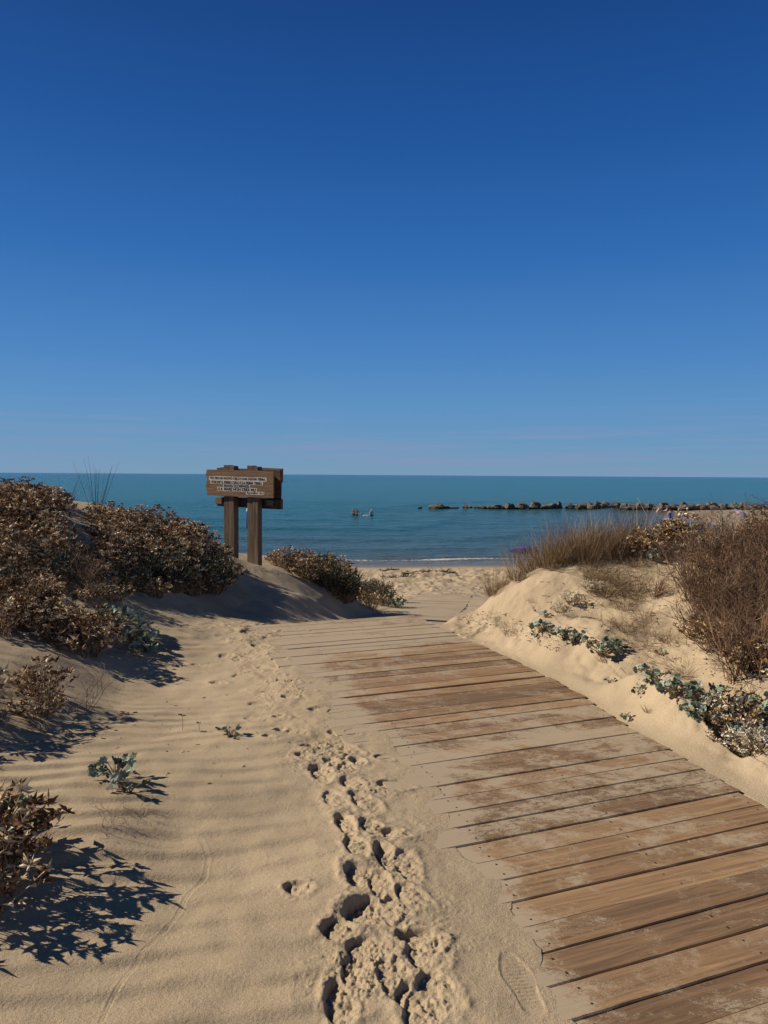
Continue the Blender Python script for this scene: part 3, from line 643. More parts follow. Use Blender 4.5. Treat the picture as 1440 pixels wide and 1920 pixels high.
for txt, xa, xb, py, hh in lines:
    xc = ((xa+xb)/2-452.5)*K_*1.1; zc = -(py-906.5-2.6+((xa+xb)/2-452.5)*.0)*K_; w_ = (xb-xa)*K_*1.1
    m_ = MB(); ns = 14; V_ = []
    for k in range(ns+1):
        x_ = xc-w_/2-.008+(w_+.016)*k/ns; V_ += [fl(x_, zc-hh*K_*.46+random.uniform(-.004, .004), -.021), fl(x_, zc+hh*K_*.46+random.uniform(-.004, .004), -.021)]
    m_.add(V_, [(2*k, 2*k+2, 2*k+3, 2*k+1) for k in range(ns)]); m_.build('painted_patch', M_WH, fb)
    cu = bpy.data.curves.new('t', 'FONT'); cu.body = txt; cu.size = .1; cu.align_x = 'CENTER'; cu.offset = .004
    to = bpy.data.objects.new('t', cu); COL.objects.link(to); bpy.context.view_layer.update()
    me = bpy.data.meshes.new_from_object(to.evaluated_get(bpy.context.evaluated_depsgraph_get())); bpy.data.objects.remove(to)
    co = np.zeros(len(me.vertices)*3); me.vertices.foreach_get('co', co); co = co.reshape(-1, 3)
    mn, mx_ = co.min(0), co.max(0); s1 = w_*.97/(mx_[0]-mn[0]); s2 = hh*K_*.66/(mx_[1]-mn[1])
    for vtx, c_ in zip(me.vertices, co):
        vtx.co = fl(xc+(c_[0]-(mn[0]+mx_[0])/2)*s1, zc+(c_[1]-(mn[1]+mx_[1])/2)*s2, -.023)
    me.materials.clear(); me.materials.append(M_INK); ob = bpy.data.objects.new('lettering', me); COL.objects.link(ob); ob.parent = fb

# ------------------------------------------------------------------ plants: prototypes
PROTO = {}
def finish(root, key):
    KIDS[root.name] = children(root); PROTO.setdefault(key, []).append(root); USED[root.name] = False
    return root
USED = {}
def dry_holly(key, seed, h=.30, r=.28, nros=62, lf=.034, leafm=None, nl=124):
    random.seed(seed); root = empty('dry_sea_holly', (0, 0, 0)); st, lv_, bu_ = MB(), MB(), MB()
    for i in range(nros):
        a = random.uniform(0, 6.283); q = math.sqrt(random.random()); x, y = r*q*math.cos(a), r*q*math.sin(a)
        hh = h*(1-.55*q*q)*random.uniform(.55, 1.1); p0 = Vector((x*.35, y*.35, -.02)); p1 = Vector((x, y, hh)); mid = (p0+p1)/2+Vector((random.gauss(0, .02), random.gauss(0, .02), .03))
        c = random.random(); st.tube([p0, mid, p1], [.0032, .0025, .0018], 3, c)
        base = random.random()
        nb = random.randint(5, 7)
        for k in range(nb):
            d = Vector((math.cos(k*6.283/nb+a), math.sin(k*6.283/nb+a), random.uniform(-.35, 1.3))); bract(lv_, p1, d, lf*random.choice([.7, .9, 1.1, 1.4, 1.8]), lf*random.uniform(.4, .75), min(1, max(0, base*.75+random.uniform(-.1, .35))))
        if random.random() < .75: burr(bu_, p1+Vector((0, 0, .006)), lf*.42, 12)
        for k in range(nl//nros):
            t = random.uniform(.25, .9); p = p0.lerp(mid, t*2) if t < .5 else mid.lerp(p1, t*2-1)
            bract(lv_, p, rdir(-.3, .9), lf*random.uniform(.9, 1.7), lf*random.uniform(.5, .9), max(0, random.random()*.8))
    st.build('stem', M_STEM, root); leafbuild(lv_, bu_, leafm or M_DRY, root)
    return finish(root, key)
for k in range(5): dry_holly('dry', 100+k)
for k in range(3): dry_holly('pale', 120+k, .18, .2, 40, .026, M_PALE, 80)
def dark_bush(key, seed, leafm):
    random.seed(seed); root = empty('dune_shrub', (0, 0, 0)); st, lv_, bu_ = MB(), MB(), MB()
    for i in range(70):
        a = random.uniform(0, 6.283); q = math.sqrt(random.random()); p0 = Vector((.1*math.cos(a)*q, .1*math.sin(a)*q, -.03)); p1 = Vector((.32*q*math.cos(a), .32*q*math.sin(a), .42*(1-.6*q*q)*random.uniform(.6, 1.1)))
        mid = (p0+p1)/2+Vector((random.gauss(0, .03), random.gauss(0, .03), .03)); st.tube([p0, mid, p1], [.004, .003, .0018], 3, random.random())
        for k in range(9):
            t = random.uniform(.35, 1); p = mid.lerp(p1, t*2-1) if t > .5 else p0.lerp(mid, t*2)
            bract(lv_, p+rdir()*.012, rdir(-.2, 1), random.uniform(.022, .045), random.uniform(.014, .024), random.random()**1.6)
        if random.random() < .3: burr(bu_, p1, .012, 10)
    st.build('stem', M_STEM, root); leafbuild(lv_, bu_, leafm, root); return finish(root, key)
for k in range(2): dark_bush('dark', 140+k, M_DGREEN)
def green_holly(key, seed, h=.13, r=.11, n=26, lf=.065, up=.9):
    random.seed(seed); root = empty('sea_holly', (0, 0, 0)); st, lv_ = MB(), MB()
    for i in range(n):
        a = random.uniform(0, 6.283); q = math.sqrt(random.random()); p0 = Vector((random.gauss(0, .01), random.gauss(0, .01), -.02)); p1 = Vector((r*q*math.cos(a), r*q*math.sin(a), h*random.uniform(.35, 1.0)*(1-.4*q)))
        mid = (p0+p1)/2+Vector((0, 0, .015)); st.tube([p0, mid, p1], [.0045, .0035, .002], 4, random.random())
        d = Vector((math.cos(a), math.sin(a), random.uniform(-.2, up))); holly(lv_, p1, d, lf*random.uniform(.65, 1.15), random.random())
    st.build('stem', M_GRASS, root); lv_.build('leaves', M_GREEN, root, smooth=False); return finish(root, key)
for k in range(4): green_holly('green', 160+k)
for k in range(2): green_holly('sprig', 170+k, .07, .05, 9, .045)
def grass(key, seed, n=170, h=.45, r=.10, w=.0018, spread=.45, lean=(0, 0), seg=5, sag=.10, m=None, name='grass_tuft'):
    random.seed(seed); root = empty(name, (0, 0, 0)); g = MB()
    for i in range(n):
        a = random.uniform(0, 6.283); q = math.sqrt(random.random())
        p0 = Vector((r*q*math.cos(a), r*q*math.sin(a), -.02)); d = Vector((spread*q*math.cos(a)+lean[0]+random.gauss(0, .12), spread*q*math.sin(a)+lean[1]+random.gauss(0, .12), 1))
        ln = h*random.uniform(.45, 1.1); g.ribbon(curve_pts(p0, d, ln, seg, 0, .045, sag), w*random.uniform(.7, 1.3), random.random())
    g.build('blades', m or M_GRASS, root); return finish(root, key)
for k in range(3): grass('marram', 180+k, 260, .46, .13, .0019, .6, (-.25, 0))
for k in range(2): grass('low', 190+k, 190, .24, .10, .0015, 1.2, (0, 0), 4, .35)
for k in range(2): grass('greytuft', 195+k, 60, .12, .04, .0014, .9)
def twigs(key, seed, h=.55, n=16, spread=.8, depth=4, rad=.0042, name='twiggy_shrub', m=None, heads=0, kink=.10):
    random.seed(seed); root = empty(name, (0, 0, 0)); t = MB(); bl = MB()
    def br(p, d, ln, rd, lvl, c):
        pts = curve_pts(p, d, ln, 4, .03, kink); t.tube(pts, [rd, rd*.9, rd*.8, rd*.7, rd*.55], 3, min(1, max(0, c+random.uniform(-.2, .2))))
        if lvl > 0:
            for k in range(random.randint(2, 3)):
                j = random.randint(1, 4); dd = (pts[j]-pts[j-1]).normalized()+rdir()*.85; br(pts[j], dd, ln*random.uniform(.5, .75), rd*.62, lvl-1, c)
        elif heads and random.random() < heads: burr(bl, pts[-1], .009, 8)
    for i in range(n):
        a = random.uniform(0, 6.283); d = Vector((math.cos(a)*spread*random.random(), math.sin(a)*spread*random.random(), random.uniform(.6, 1.1)))
        br(Vector((random.gauss(0, .04), random.gauss(0, .04), -.03)), d, h*random.uniform(.35, .6), rad, depth-1, random.random())
    leafbuild(t, bl, m or M_TWIG, root).name = 'branches'
    return finish(root, key)
for k in range(3): twigs('twig', 200+k, .62, 20, .9, 4, .0042, heads=.5)
for k in range(2): twigs('sparse', 210+k, .34, 6, 1.2, 3, .0022, heads=.12, kink=.2, m=M_STEM)
for k in range(2): twigs('flat', 215+k, .42, 9, 2.4, 3, .0022, kink=.22)
def straws(key, seed, n, h, r, spread):
    random.seed(seed); root = empty('reed_stalks', (0, 0, 0)); g = MB()
    for i in range(n):
        a = random.uniform(0, 6.283); q = random.random(); d = Vector((spread*q*math.cos(a), spread*q*math.sin(a), 1))
        g.tube(curve_pts(Vector((r*q*math.cos(a), r*q*math.sin(a), -.05)), d, h*random.uniform(.55, 1.05), 5, 0, .02), [.0032, .003, .0026, .002, .0015, .001], 3, random.random())
    g.build('stalks', M_TWIG, root); return finish(root, key)
straws('straw', 220, 14, .85, .08, .5); straws('straw', 221, 10, .7, .1, .8); straws('thin', 222, 6, .5, .1, .7)

def put(key, loc, sc=1., label=None, cat='plant', group=None, rz=None, tilt=(0, 0), name=None, idx=None):
    pr = PROTO[key]; root = pr[idx if idx is not None else random.randrange(len(pr))]
    o = dup(root, loc, random.uniform(0, 6.283) if rz is None else rz, sc, label, cat, group, tilt)
    if name: o.name = name
    return o
def at(px, py): return hit(px, py)
def inpoly(x, y, poly):
    c = False; j = len(poly)-1
    for i in range(len(poly)):
        xi, yi = poly[i]; xj, yj = poly[j]
        if (yi > y) != (yj > y) and x < (xj-xi)*(y-yi)/(yj-yi)+xi: c = not c
        j = i
    return c
ORD = ['first', 'second', 'third', 'fourth', 'fifth', 'sixth', 'seventh', 'eighth', 'ninth', 'tenth', 'eleventh', 'twelfth', 'thirteenth', 'fourteenth', 'fifteenth', 'sixteenth', 'seventeenth', 'eighteenth', 'nineteenth', 'twentieth']
def scatter(poly, n, mind, key, sc, label, cat, group, holes=(), tries=40, rows=0):
    xs = [p[0] for p in poly]; ys = [p[1] for p in poly]; got = []
    for _ in range(n*tries):
        if len(got) >= n: break
        px = random.uniform(min(xs), max(xs)); py = random.uniform(min(ys), max(ys))
        if not inpoly(px, py, poly) or any(inpoly(px, py, h) for h in holes): continue
        l = at(px, py)
        if any((l-g[0]).length < mind for g in got): continue
        k = key if isinstance(key, str) else random.choice(key)
        got.append((l, px, py, put(k, l, random.uniform(*sc), label, cat, group)))
    R_ = rows or max(1, round(len(got)/9)); got.sort(key=lambda g: g[2]); m = len(got)
    for r_ in range(R_):
        row = sorted(got[r_*m//R_:(r_+1)*m//R_], key=lambda g: g[1])
        for i_, g in enumerate(row):
            g[3]['label'] = label+', '+(ORD[r_]+' row down, ' if R_ > 1 else '')+ORD[min(i_, 19)]+' from left'
    return got
random.seed(31)
# left dune: brown mass
mass = [(-40, 965), (60, 948), (150, 962), (290, 985), (425, 1050), (432, 1092), (420, 1110), (340, 1122), (250, 1060), (140, 1040), (60, 1075), (-40, 1090)]
patch = [(85, 1000), (100, 968), (160, 962), (210, 985), (200, 1030), (150, 1045), (110, 1030)]
scatter(mass, 95, .21, 'dry', (.6, 1.4), 'brown dried sea holly covering the left dune', 'dry plant', 'dried sea holly covering the left dune', [patch])
scatter([(300, 1040), (425, 1055), (436, 1095), (425, 1120), (350, 1125), (300, 1100)], 14, .18, ['dry', 'dark'], (.95, 1.35), 'tall dark brown sea holly left of the sign posts', 'dry plant', 'sea holly at the steep end of the left dune')
scatter([(120, 1040), (250, 1050), (340, 1105), (300, 1125), (200, 1125), (100, 1095)], 24, .2, ['sparse', 'low', 'dark', 'dry', 'twig'], (.55, .95), 'low dark tangle in the left dune hollow', 'dry plant', 'dark tangles in the hollow of the left dune')
for k_, (l_, s_) in enumerate((((20, 945), 1.0), ((50, 942), 1.15), ((90, 950), .9))):
    put('dry', at(*l_), s_, 'tall dry sea holly at the far left of the crest, '+ORD[k_]+' from left', 'dry plant', 'tall sea holly on the far left crest')
put('straw', at(180, 955), 1.15, 'fan of tall bare stalks above the horizon on the left crest', 'dry stalks', idx=0, rz=1.)
put('straw', at(130, 950), .9, 'lower fan of bare stalks leaning left on the left dune crest', 'dry stalks', idx=1, tilt=(0, R(-22)))
put('thin', at(262, 985), .8, 'few short thin stalks over the brown mass right of the tall fan', 'dry stalks')
# left middle
scatter([(-30, 1120), (60, 1120), (110, 1150), (180, 1190), (175, 1225), (90, 1200), (-30, 1180)], 12, .17, 'dry', (.75, 1.05), 'brown dried sea holly on the lower left bank', 'dry plant', 'dried sea holly on the lower left bank')
scatter([(0, 1100), (120, 1085), (180, 1120), (150, 1150), (0, 1120)], 6, .2, ['sparse', 'dark', 'dry'], (.6, .9), 'small tangled plant on the upper left bank', 'dry plant', 'small plants in the upper left bank')
for q, s_, lb in (((50, 1140), 1.1, 'grey green sea holly among brown plants near the left edge of the bank'), ((225, 1170), 1.3, 'grey green sea holly at the upper end of the cluster on the left bank'), ((255, 1195), 1.2, 'grey green sea holly in the middle of the cluster on the left bank'), ((272, 1215), 1.05, 'grey green sea holly at the lower right end of the cluster on the left bank'), ((205, 1155), .9, 'small grey green sea holly at the top left of the cluster on the left bank')):
    put('green', at(*q), s_, lb, 'plant')
put('sparse', at(180, 1275), .7, 'pale dry twig standing upright in sand below the left bank', 'dry twigs')
scatter([(-20, 1290), (90, 1290), (120, 1350), (30, 1390), (-20, 1380)], 6, .2, ['sparse', 'dry', 'flat'], (.6, .9), 'dry tangled twigs lying at the left edge', 'dry twigs', 'dry twigs at the left edge')
put('flat', at(150, 1330), .9, 'long thin dry twigs trailing right over the sand at left', 'dry twigs')
put('sparse', at(205, 1560), .55, 'small pale branching twig on the near sand mound', 'dry twigs')
put('flat', at(255, 1530), .45, 'thin twigs lying on sand right of the pale branching twig', 'dry twigs')
put('green', at(215, 1465), .85, 'grey green sea holly with big leaves alone on the near left sand mound', 'plant', idx=0)
put('sprig', at(238, 1490), 1.2, 'lower grey green leaves leaning right of the near mound sea holly', 'plant')
put('sprig', at(432, 1384), 1.1, 'small dark green sea holly sprout alone in open sand left of the footprints', 'plant')
# seedlings
def seedling(px, py, hgt, label):
    l = at(px, py); root = empty('seedling', l, 0, label, 'plant'); s_ = MB(); s_.tube([(0, 0, -.01), (.003, 0, hgt*.5), (0, 0, hgt)], [.0015, .0013, .001], 4); s_.build('stem', M_STEM, root)
    g_ = MB(); holly(g_, Vector((0, 0, hgt)), Vector((-.6, 0, .4)), hgt*.35, .3); holly(g_, Vector((0, 0, hgt)), Vector((.6, 0, .2)), hgt*.3, .2); g_.build('leaves', M_DGREEN, root)
seedling(342, 1367, .085, 'tiny green two-leaved seedling in open sand left of the small sprout')
seedling(373, 1370, .05, 'thin bare seedling stalk just right of the two-leaved seedling')
# near left corner and plants that throw the long shadows
for q, s_, k, lb in (((-1.46, 2.76), 1.0, 'dry', 'brown dried sea holly with burrs in the lower left corner, the higher one'), ((-1.42, 2.50), .9, 'dry', 'brown dried sea holly with burrs in the lower left corner, the lower one'), ((-1.56, 2.98), 1.15, 'green', 'grey green sea holly leaves behind the dry burrs in the lower left corner')):
    put(k, (q[0], q[1], hz(*q)), s_, lb, 'plant')
for k_, (q, s_, k) in enumerate((((-1.86, 2.68), 1.0, 'dry'), ((-2.45, 4.05), 1.0, 'dry'), ((-2.55, 4.35), 1.1, 'dry'), ((-2.5, 3.75), .9, 'dry'))):
    put(k, (q[0], q[1], hz(*q)), s_, 'dry sea holly at the left edge, '+ORD[k_]+' from the viewer, shading the near sand', 'dry plant', 'plants beyond the left edge')
# bush right of the sign
bushp = [(500, 1045), (560, 1055), (640, 1078), (700, 1110), (735, 1140), (680, 1142), (620, 1118), (545, 1090)]
scatter([(500, 1040), (560, 1048), (640, 1075), (620, 1100), (545, 1085)], 16, .22, 'dry', (.9, 1.25), 'brown cream sea holly right of the sign posts', 'dry plant', 'dried sea holly right of the sign')
scatter([(600, 1085), (660, 1085), (710, 1115), (738, 1140), (690, 1143), (630, 1122)], 22, .25, ['dark', 'dark', 'dark', 'dry'], (1.2, 1.8), 'dark bushy shrub beside the far boardwalk', 'shrub', 'dark shrubs at the seaward end of the left dune')
put('green', at(742, 1140), 1.9, 'green leafed plant at the tip of the dark shrub beside the boardwalk', 'plant')
scatter([(380, 1000), (480, 1030), (500, 1036), (470, 1034), (395, 1015)], 7, .25, ['low', 'greytuft'], (1.2, 1.7), 'pale grey grass tuft behind the sign', 'grass', 'pale grass behind the sign')
# right dune
random.seed(77)
scatter([(995, 1062), (1020, 1045), (1070, 1034), (1190, 1020), (1190, 1042), (1080, 1066), (1010, 1078)], 24, .11, 'marram', (.8, 1.15), 'long brown grass tuft on the right crest', 'grass', 'tall grass on the right dune crest')
scatter([(1110, 1040), (1190, 1022), (1195, 1045), (1120, 1060)], 6, .14, 'twig', (.45, .65), 'grey brown twiggy tuft right of the tall grass', 'shrub', 'twiggy tufts right of the tall grass')
scatter([(880, 1135), (915, 1112), (985, 1078), (1000, 1070), (985, 1085), (930, 1118)], 12, .15, ['marram', 'low'], (.6, .9), 'thin dry grass at the right dune\'s left edge', 'grass', 'grass along the edge of the right dune')
scatter([(1100, 1070), (1200, 1050), (1200, 1130), (1150, 1140), (1110, 1110)], 15, .12, ['low', 'sparse', 'low'], (.8, 1.15), 'wiry trailing grass on the right dune face', 'grass', 'wiry grass on the right dune face')
scatter([(1160, 1130), (1260, 1180), (1290, 1250), (1230, 1230), (1180, 1180)], 13, .15, ['flat', 'low', 'sparse'], (.6, .95), 'flat dead twigs in the right dune hollow', 'dry twigs', 'dead twigs in the right hollow')
scatter([(1290, 1060), (1440, 1020), (1480, 1060), (1480, 1270), (1390, 1265), (1300, 1190)], 24, .2, 'twig', (.85, 1.2), 'dense brown twiggy shrub at the right edge', 'shrub', 'brown twiggy shrubs at the right edge')
scatter([(1190, 1030), (1330, 1012), (1440, 1000), (1440, 1030), (1300, 1045), (1200, 1050)], 20, .15, ['pale', 'pale', 'pale', 'dry'], (.75, 1.1), 'cream dried sea holly on the right crest', 'dry plant', 'cream sea holly on the right crest')
scatter([(1310, 1180), (1440, 1160), (1480, 1230), (1480, 1275), (1380, 1262)], 9, .2, 'twig', (.7, 1.0), 'brown twiggy shrub at the foot of the right thicket', 'shrub', 'twiggy shrubs at the foot of the thicket')
scatter([(1290, 1060), (1440, 1040), (1440, 1200), (1330, 1160)], 8, .2, ['pale', 'low'], (.5, .9), 'cream bits among the brown twiggy shrubs', 'dry plant', 'cream bits among the twiggy shrubs')
scatter([(1300, 1190), (1420, 1240), (1440, 1290), (1330, 1230)], 7, .2, ['twig', 'sparse', 'dry'], (.5, .8), 'low brown twigs under the big shrub at the right edge', 'dry twigs', 'low twigs under the right shrub')
for q, s_, k_ in (((1075, 1120), .7, 1), ((1110, 1108), .6, 2), ((1050, 1128), .45, 0)):
    put('pale', at(*q), s_, 'cream dried plant lying on the bright face of the right dune, '+ORD[k_]+' from left', 'dry plant', 'cream plants on the dune face')
put('twig', at(1230, 1120), .55, 'thin bare upright twigs in sand left of the big twiggy shrub', 'dry twigs')
RG = [((1018, 1192), .75, 'blue green sea holly nearest the boardwalk end, leftmost of the right row'), ((1003, 1200), .5, 'small dark green sea holly at the very left end of the right row'), ((1060, 1203), .8, 'blue green sea holly second in the right row'), ((1078, 1208), .7, 'blue green sea holly third in the right row, touching the second'), ((1104, 1218), .55, 'small green sea holly between the third and the largest of the right row'),
      ((1130, 1232), .95, 'largest green sea holly in the middle of the right row, casting a long shadow'), ((1150, 1215), .7, 'pale sea holly behind the largest of the right row'), ((1212, 1258), .6, 'upright sea holly with bare stems on the shaded slope'), ((1235, 1308), .85, 'sea holly beside a pale straw stick right of the boardwalk'), ((1268, 1322), .8, 'sea holly with one big pale leaf right of the boardwalk'),
      ((1200, 1310), .5, 'small low sea holly left of the straw stick'), ((1172, 1350), .42, 'tiny green sea holly at the edge of the boardwalk'), ((1325, 1352), .95, 'blue green sea holly left of the cream patch at right'), ((1300, 1350), .6, 'small green sea holly at the left foot of the blue green one'), ((1325, 1298), .9, 'flat blue green sea holly in the sand hollow at right'), ((1350, 1308), .8, 'low blue green sea holly right of the flat one in the hollow'),
      ((1425, 1305), 1.0, 'blue green sea holly at the right edge above the cream patch'), ((1425, 1355), 1.0, 'blue green sea holly at the right edge within the cream patch'), ((1407, 1410), .4, 'tiny sea holly sprig in open sand at lower right'), ((1145, 1285), .45, 'thin pale sprig on the ridge right of the boardwalk'), ((1280, 1020), 1.1, 'green sea holly on the crest of the right dune among cream plants'), ((1230, 1050), .9, 'pale green sea holly on the crest left of the cream plants'), ((1240, 1210), .5, 'little sea holly on the slope above the bare stems')]
for q, s_, lb in RG: put('green' if s_ > .55 else 'sprig', at(*q), s_ if s_ > .55 else s_*1.6, lb, 'plant')
put('sprig', at(1023, 1162), .9, 'single small dark sea holly head standing alone on bright sand', 'plant')
put('greytuft', at(957, 1190), 1.2, 'small grey green grass tuft beside the boardwalk end', 'grass')
put('greytuft', at(1215, 1342), .6, 'tiny dry grass tuft beside the boardwalk at right', 'grass')
scatter([(1340, 1320), (1440, 1325), (1440, 1395), (1370, 1385)], 13, .12, ['pale', 'pale', 'dry'], (.6, .85), 'cream sea holly patch at the right edge', 'dry plant', 'cream patch at the right edge')
scatter([(900, 1160), (1080, 1085), (1180, 1110), (1300, 1240), (1440, 1320), (1440, 1420), (1330, 1380), (1150, 1290), (1050, 1200)], 16, .2, ['flat', 'sparse', 'greytuft', 'flat'], (.35, .7), 'thin dead twig lying on the right dune sand', 'dry twigs', 'thin dead twigs on the right dune')
def stick(px, py, ln, d, label, rad=.004, m=M_PALE):
    l = at(px, py); s_ = MB(); s_.tube(curve_pts(Vector((0, 0, .0)), Vector(d), ln, 6, 0, .03), rad, 5, .8); o = s_.build('straw_stick', m); o.location = l; tag(o, label, 'stick')
stick(1222, 1303, .13, (.6, 0, .8), 'pale straw stick leaning among the sea holly right of the boardwalk')
stick(1240, 960+60, .55, (-.45, 0, .9), 'long pale grass stalk bending over the right crest', .002)
for k, (px, py) in enumerate([(1130, 1035), (1150, 1035), (1390, 1010), (1410, 1010), (1432, 1010)]):
    put('thin', at(px, py), .85, 'thin tall stalks above the breakwater line, '+ORD[k]+' from left', 'dry stalks', 'thin stalks on the right crest')
# straw litter lying on the sand
random.seed(5); lt = MB()
def litter(poly, n, smin=.006, smax=.03):
    xs = [p[0] for p in poly]; ys = [p[1] for p in poly]; c = 0
    while c < n:
        px = random.uniform(min(xs), max(xs)); py = random.uniform(min(ys), max(ys))
        if not inpoly(px, py, poly): continue
        c += 1; l = at(px, py)+Vector((0, 0, .002)); a = random.uniform(0, 6.28); s_ = random.uniform(smin, smax)
        q_ = smax > .03; lt.tube([l, l+Vector((math.cos(a)*s_, math.sin(a)*s_, random.uniform(0, .004)))], random.uniform(.0015, .0035), 3, random.random()*.5)
litter([(850, 1165), (960, 1190), (1050, 1230), (1060, 1215), (960, 1150), (880, 1150)], 330)
litter([(440, 1170), (560, 1165), (600, 1180), (480, 1200)], 80)
litter([(430, 1058), (540, 1065), (560, 1080), (440, 1075)], 160, .02, .06)
litter([(1000, 1080), (1200, 1080), (1320, 1200), (1440, 1300), (1440, 1400), (1200, 1290), (1080, 1180)], 360, .02, .09)
litter([(0, 1240), (250, 1250), (520, 1250), (560, 1500), (100, 1450)], 60)
litter([(60, 1130), (300, 1150), (300, 1240), (60, 1200)], 90, .01, .05)
lo_ = lt.build('plant_litter', M_STEM); tag(lo_, 'scattered dry straw bits on the sand', 'plant litter', None, 'stuff')

# ------------------------------------------------------------------ breakwater
def rock_mesh(seed):
    rg = np.random.default_rng(seed); bm = bmesh.new(); bmesh.ops.create_icosphere(bm, subdivisions=3, radius=.5)
    pl = [(Vector(rg.normal(size=3)).normalized(), rg.uniform(.30, .45)) for _ in range(12)]
    for v_ in bm.verts:
        p = v_.co.copy()
        for n_, d_ in pl:
            q_ = p.dot(n_)-d_
            if q_ > 0: p -= n_*q_
        nn = float(fbm(np.array([p.x*5+seed]), np.array([p.y*5+p.z*7]), 3, seed)[0]); v_.co = p*(1+.34*nn)
    me = bpy.data.meshes.new('boulder'); bm.to_mesh(me); bm.free(); return me
def rock_mat():
    m, t, b, N = mat('boulder_stone'); K = t.links.new; g = N('ShaderNodeNewGeometry'); n = N('ShaderNodeTexNoise'); n.inputs['Scale'].default_value = 1.6; n.inputs['Detail'].default_value = 8; n.inputs['Roughness'].default_value = .7
    K(g.outputs['Position'], n.inputs[0]); r = N('ShaderNodeValToRGB'); ramp(r, [(.34, (.035, .027, .02)), (.5, (.115, .092, .066)), (.72, (.29, .24, .175))]); K(n.outputs[0], r.inputs[0])
    s_ = N('ShaderNodeSeparateXYZ'); K(g.outputs['Position'], s_.inputs[0]); mr = N('ShaderNodeMapRange', interpolation_type='SMOOTHSTEP'); K(s_.outputs[2], mr.inputs[0]); mr.inputs[1].default_value = -4.85; mr.inputs[2].default_value = -4.55
    mx = N('ShaderNodeMix', data_type='RGBA'); K(mr.outputs[0], mx.inputs[0]); mx.inputs[6].default_value = (.035, .032, .018, 1); K(r.outputs[0], mx.inputs[7]); K(mx.outputs[2], b.inputs['Base Color']); b.inputs['Roughness'].default_value = .85
    bp = N('ShaderNodeBump'); bp.inputs['Distance'].default_value = .08; K(n.outputs[0], bp.inputs['Height']); K(bp.outputs[0], b.inputs['Normal']); return m
RM = [rock_mesh(300+k) for k in range(8)]; rm_ = rock_mat()
for me in RM: me.materials.append(rm_)
def rock(px, base, wpx, hpx, label, group=None, D=111., dy=0):
    p = P(px, base, D); k_ = D/FPX; o = bpy.data.objects.new('boulder', random.choice(RM)); COL.objects.link(o)
    o.location = (p[0], D+dy, -5+hpx*k_*.30+.05); o.scale = (wpx*k_*1.12, wpx*k_*random.uniform(.8, 1.1), hpx*k_*1.55); o.rotation_euler = (random.uniform(-.15, .15), random.uniform(-.15, .15), random.uniform(-.5, .5)); tag(o, label, 'boulder', group)
random.seed(9)
for px, w_, h_, lb in ((787, 7, 3, 'small pale rock at the far left end of the breakwater, apart from the rest'), (820, 25, 8, 'rounded tan boulder at the left end of the breakwater'), (838, 12, 4, 'low dark rock right of the rounded tan boulder'), (853, 14, 3.5, 'low dark reef of rock before the lone standing rock'), (872, 10, 8, 'lone dark rock standing between the two low stretches of the breakwater'),
                      (903, 20, 5, 'low brown boulder starting the continuous line of the breakwater'), (917, 13, 5, 'second low brown boulder of the continuous line'), (933, 17, 7, 'dark humped boulder left of the pointed one'), (957, 17, 9, 'brown pointed boulder left of the big squat one'), (981, 20, 10, 'big squat brown boulder left of the pale block'), (1005, 18, 12, 'dark boulder perched behind the pale block'), (1027, 30, 10, 'large pale slab with a sloping top in the breakwater'), (1048, 9, 12, 'narrow pointed rock right of the pale slab')):
    rock(px, 955, w_*1.22, h_*1.1, lb)
ORD = ORD+['twenty-'+o for o in ORD[:9]]+['thirtieth']+['thirty-'+o for o in ORD[:9]]
for k in range(15): rock(882+k*12+random.uniform(-3, 3), 955, random.uniform(13, 19), random.uniform(3.5, 5.5), 'low dark rubble rock under the left line of the breakwater, '+ORD[k]+' from left', 'low rubble of the breakwater', 112.2)
px = 1060; ri = -1
while px < 1500:
    ri += 1
    w_ = random.uniform(15, 30); rock(px+w_/2, 956, w_*1.1, random.uniform(7.5, 12), 'grey brown boulder in the front row of the breakwater, '+ORD[ri]+' from left', 'front boulders of the breakwater', 111, random.uniform(-.5, .5)); px += w_*.85
px = 1062; ri = -1
while px < 1500:
    ri += 1
    w_ = random.uniform(12, 24); rock(px+w_/2, 954, w_, random.uniform(9, 13.5), 'dark boulder in the back row of the breakwater, '+ORD[ri]+' from left', 'back boulders of the breakwater', 113.5, random.uniform(-.5, .5)); px += w_*.9

# ------------------------------------------------------------------ people
SK1 = plain('skin_tan', (.50, .26, .165), .5); SK2 = plain('skin_fair', (.75, .50, .38), .5); HAIRD = plain('hair_dark', (.02, .014, .01), .5); HAIRL = plain('hair_blond', (.55, .42, .25), .6)
BLUE = plain('swimsuit_blue', (.015, .05, .35), .5); PINK = plain('bikini_pink', (.7, .35, .38), .6); DARK = plain('swim_dark', (.03, .03, .035), .6); WHITEF = plain('white_cloth', (.75, .75, .74), .7); GREYG = plain('shirt_grey_green', (.22, .30, .28), .8)
def caps(bm, a, b, ra, rb, flat=1.0):
    a, b = Vector(a), Vector(b); d = b-a; ln = max(d.length, 1e-4)
    prof = [(-ra, .02)]+[(-ra*math.cos(t), ra*math.sin(t)) for t in (.5, 1.0, 1.57)]+[(ln+rb*math.sin(t), rb*math.cos(t)) for t in (0, .57, 1.07)]+[(ln+rb, .002)]
    x, y, z = basis(d); rings = []
    for h, r_ in prof: rings.append([bm.verts.new(a+y*h+(x*math.cos(q)+z*math.sin(q)*flat)*max(r_, .002)) for q in [j*math.pi/5 for j in range(10)]])
    for i in range(len(rings)-1):
        for j in range(10): bm.faces.new((rings[i][j], rings[i][(j+1) % 10], rings[i+1][(j+1) % 10], rings[i+1][j]))
    bm.faces.new(rings[0][::-1]); bm.faces.new(rings[-1])
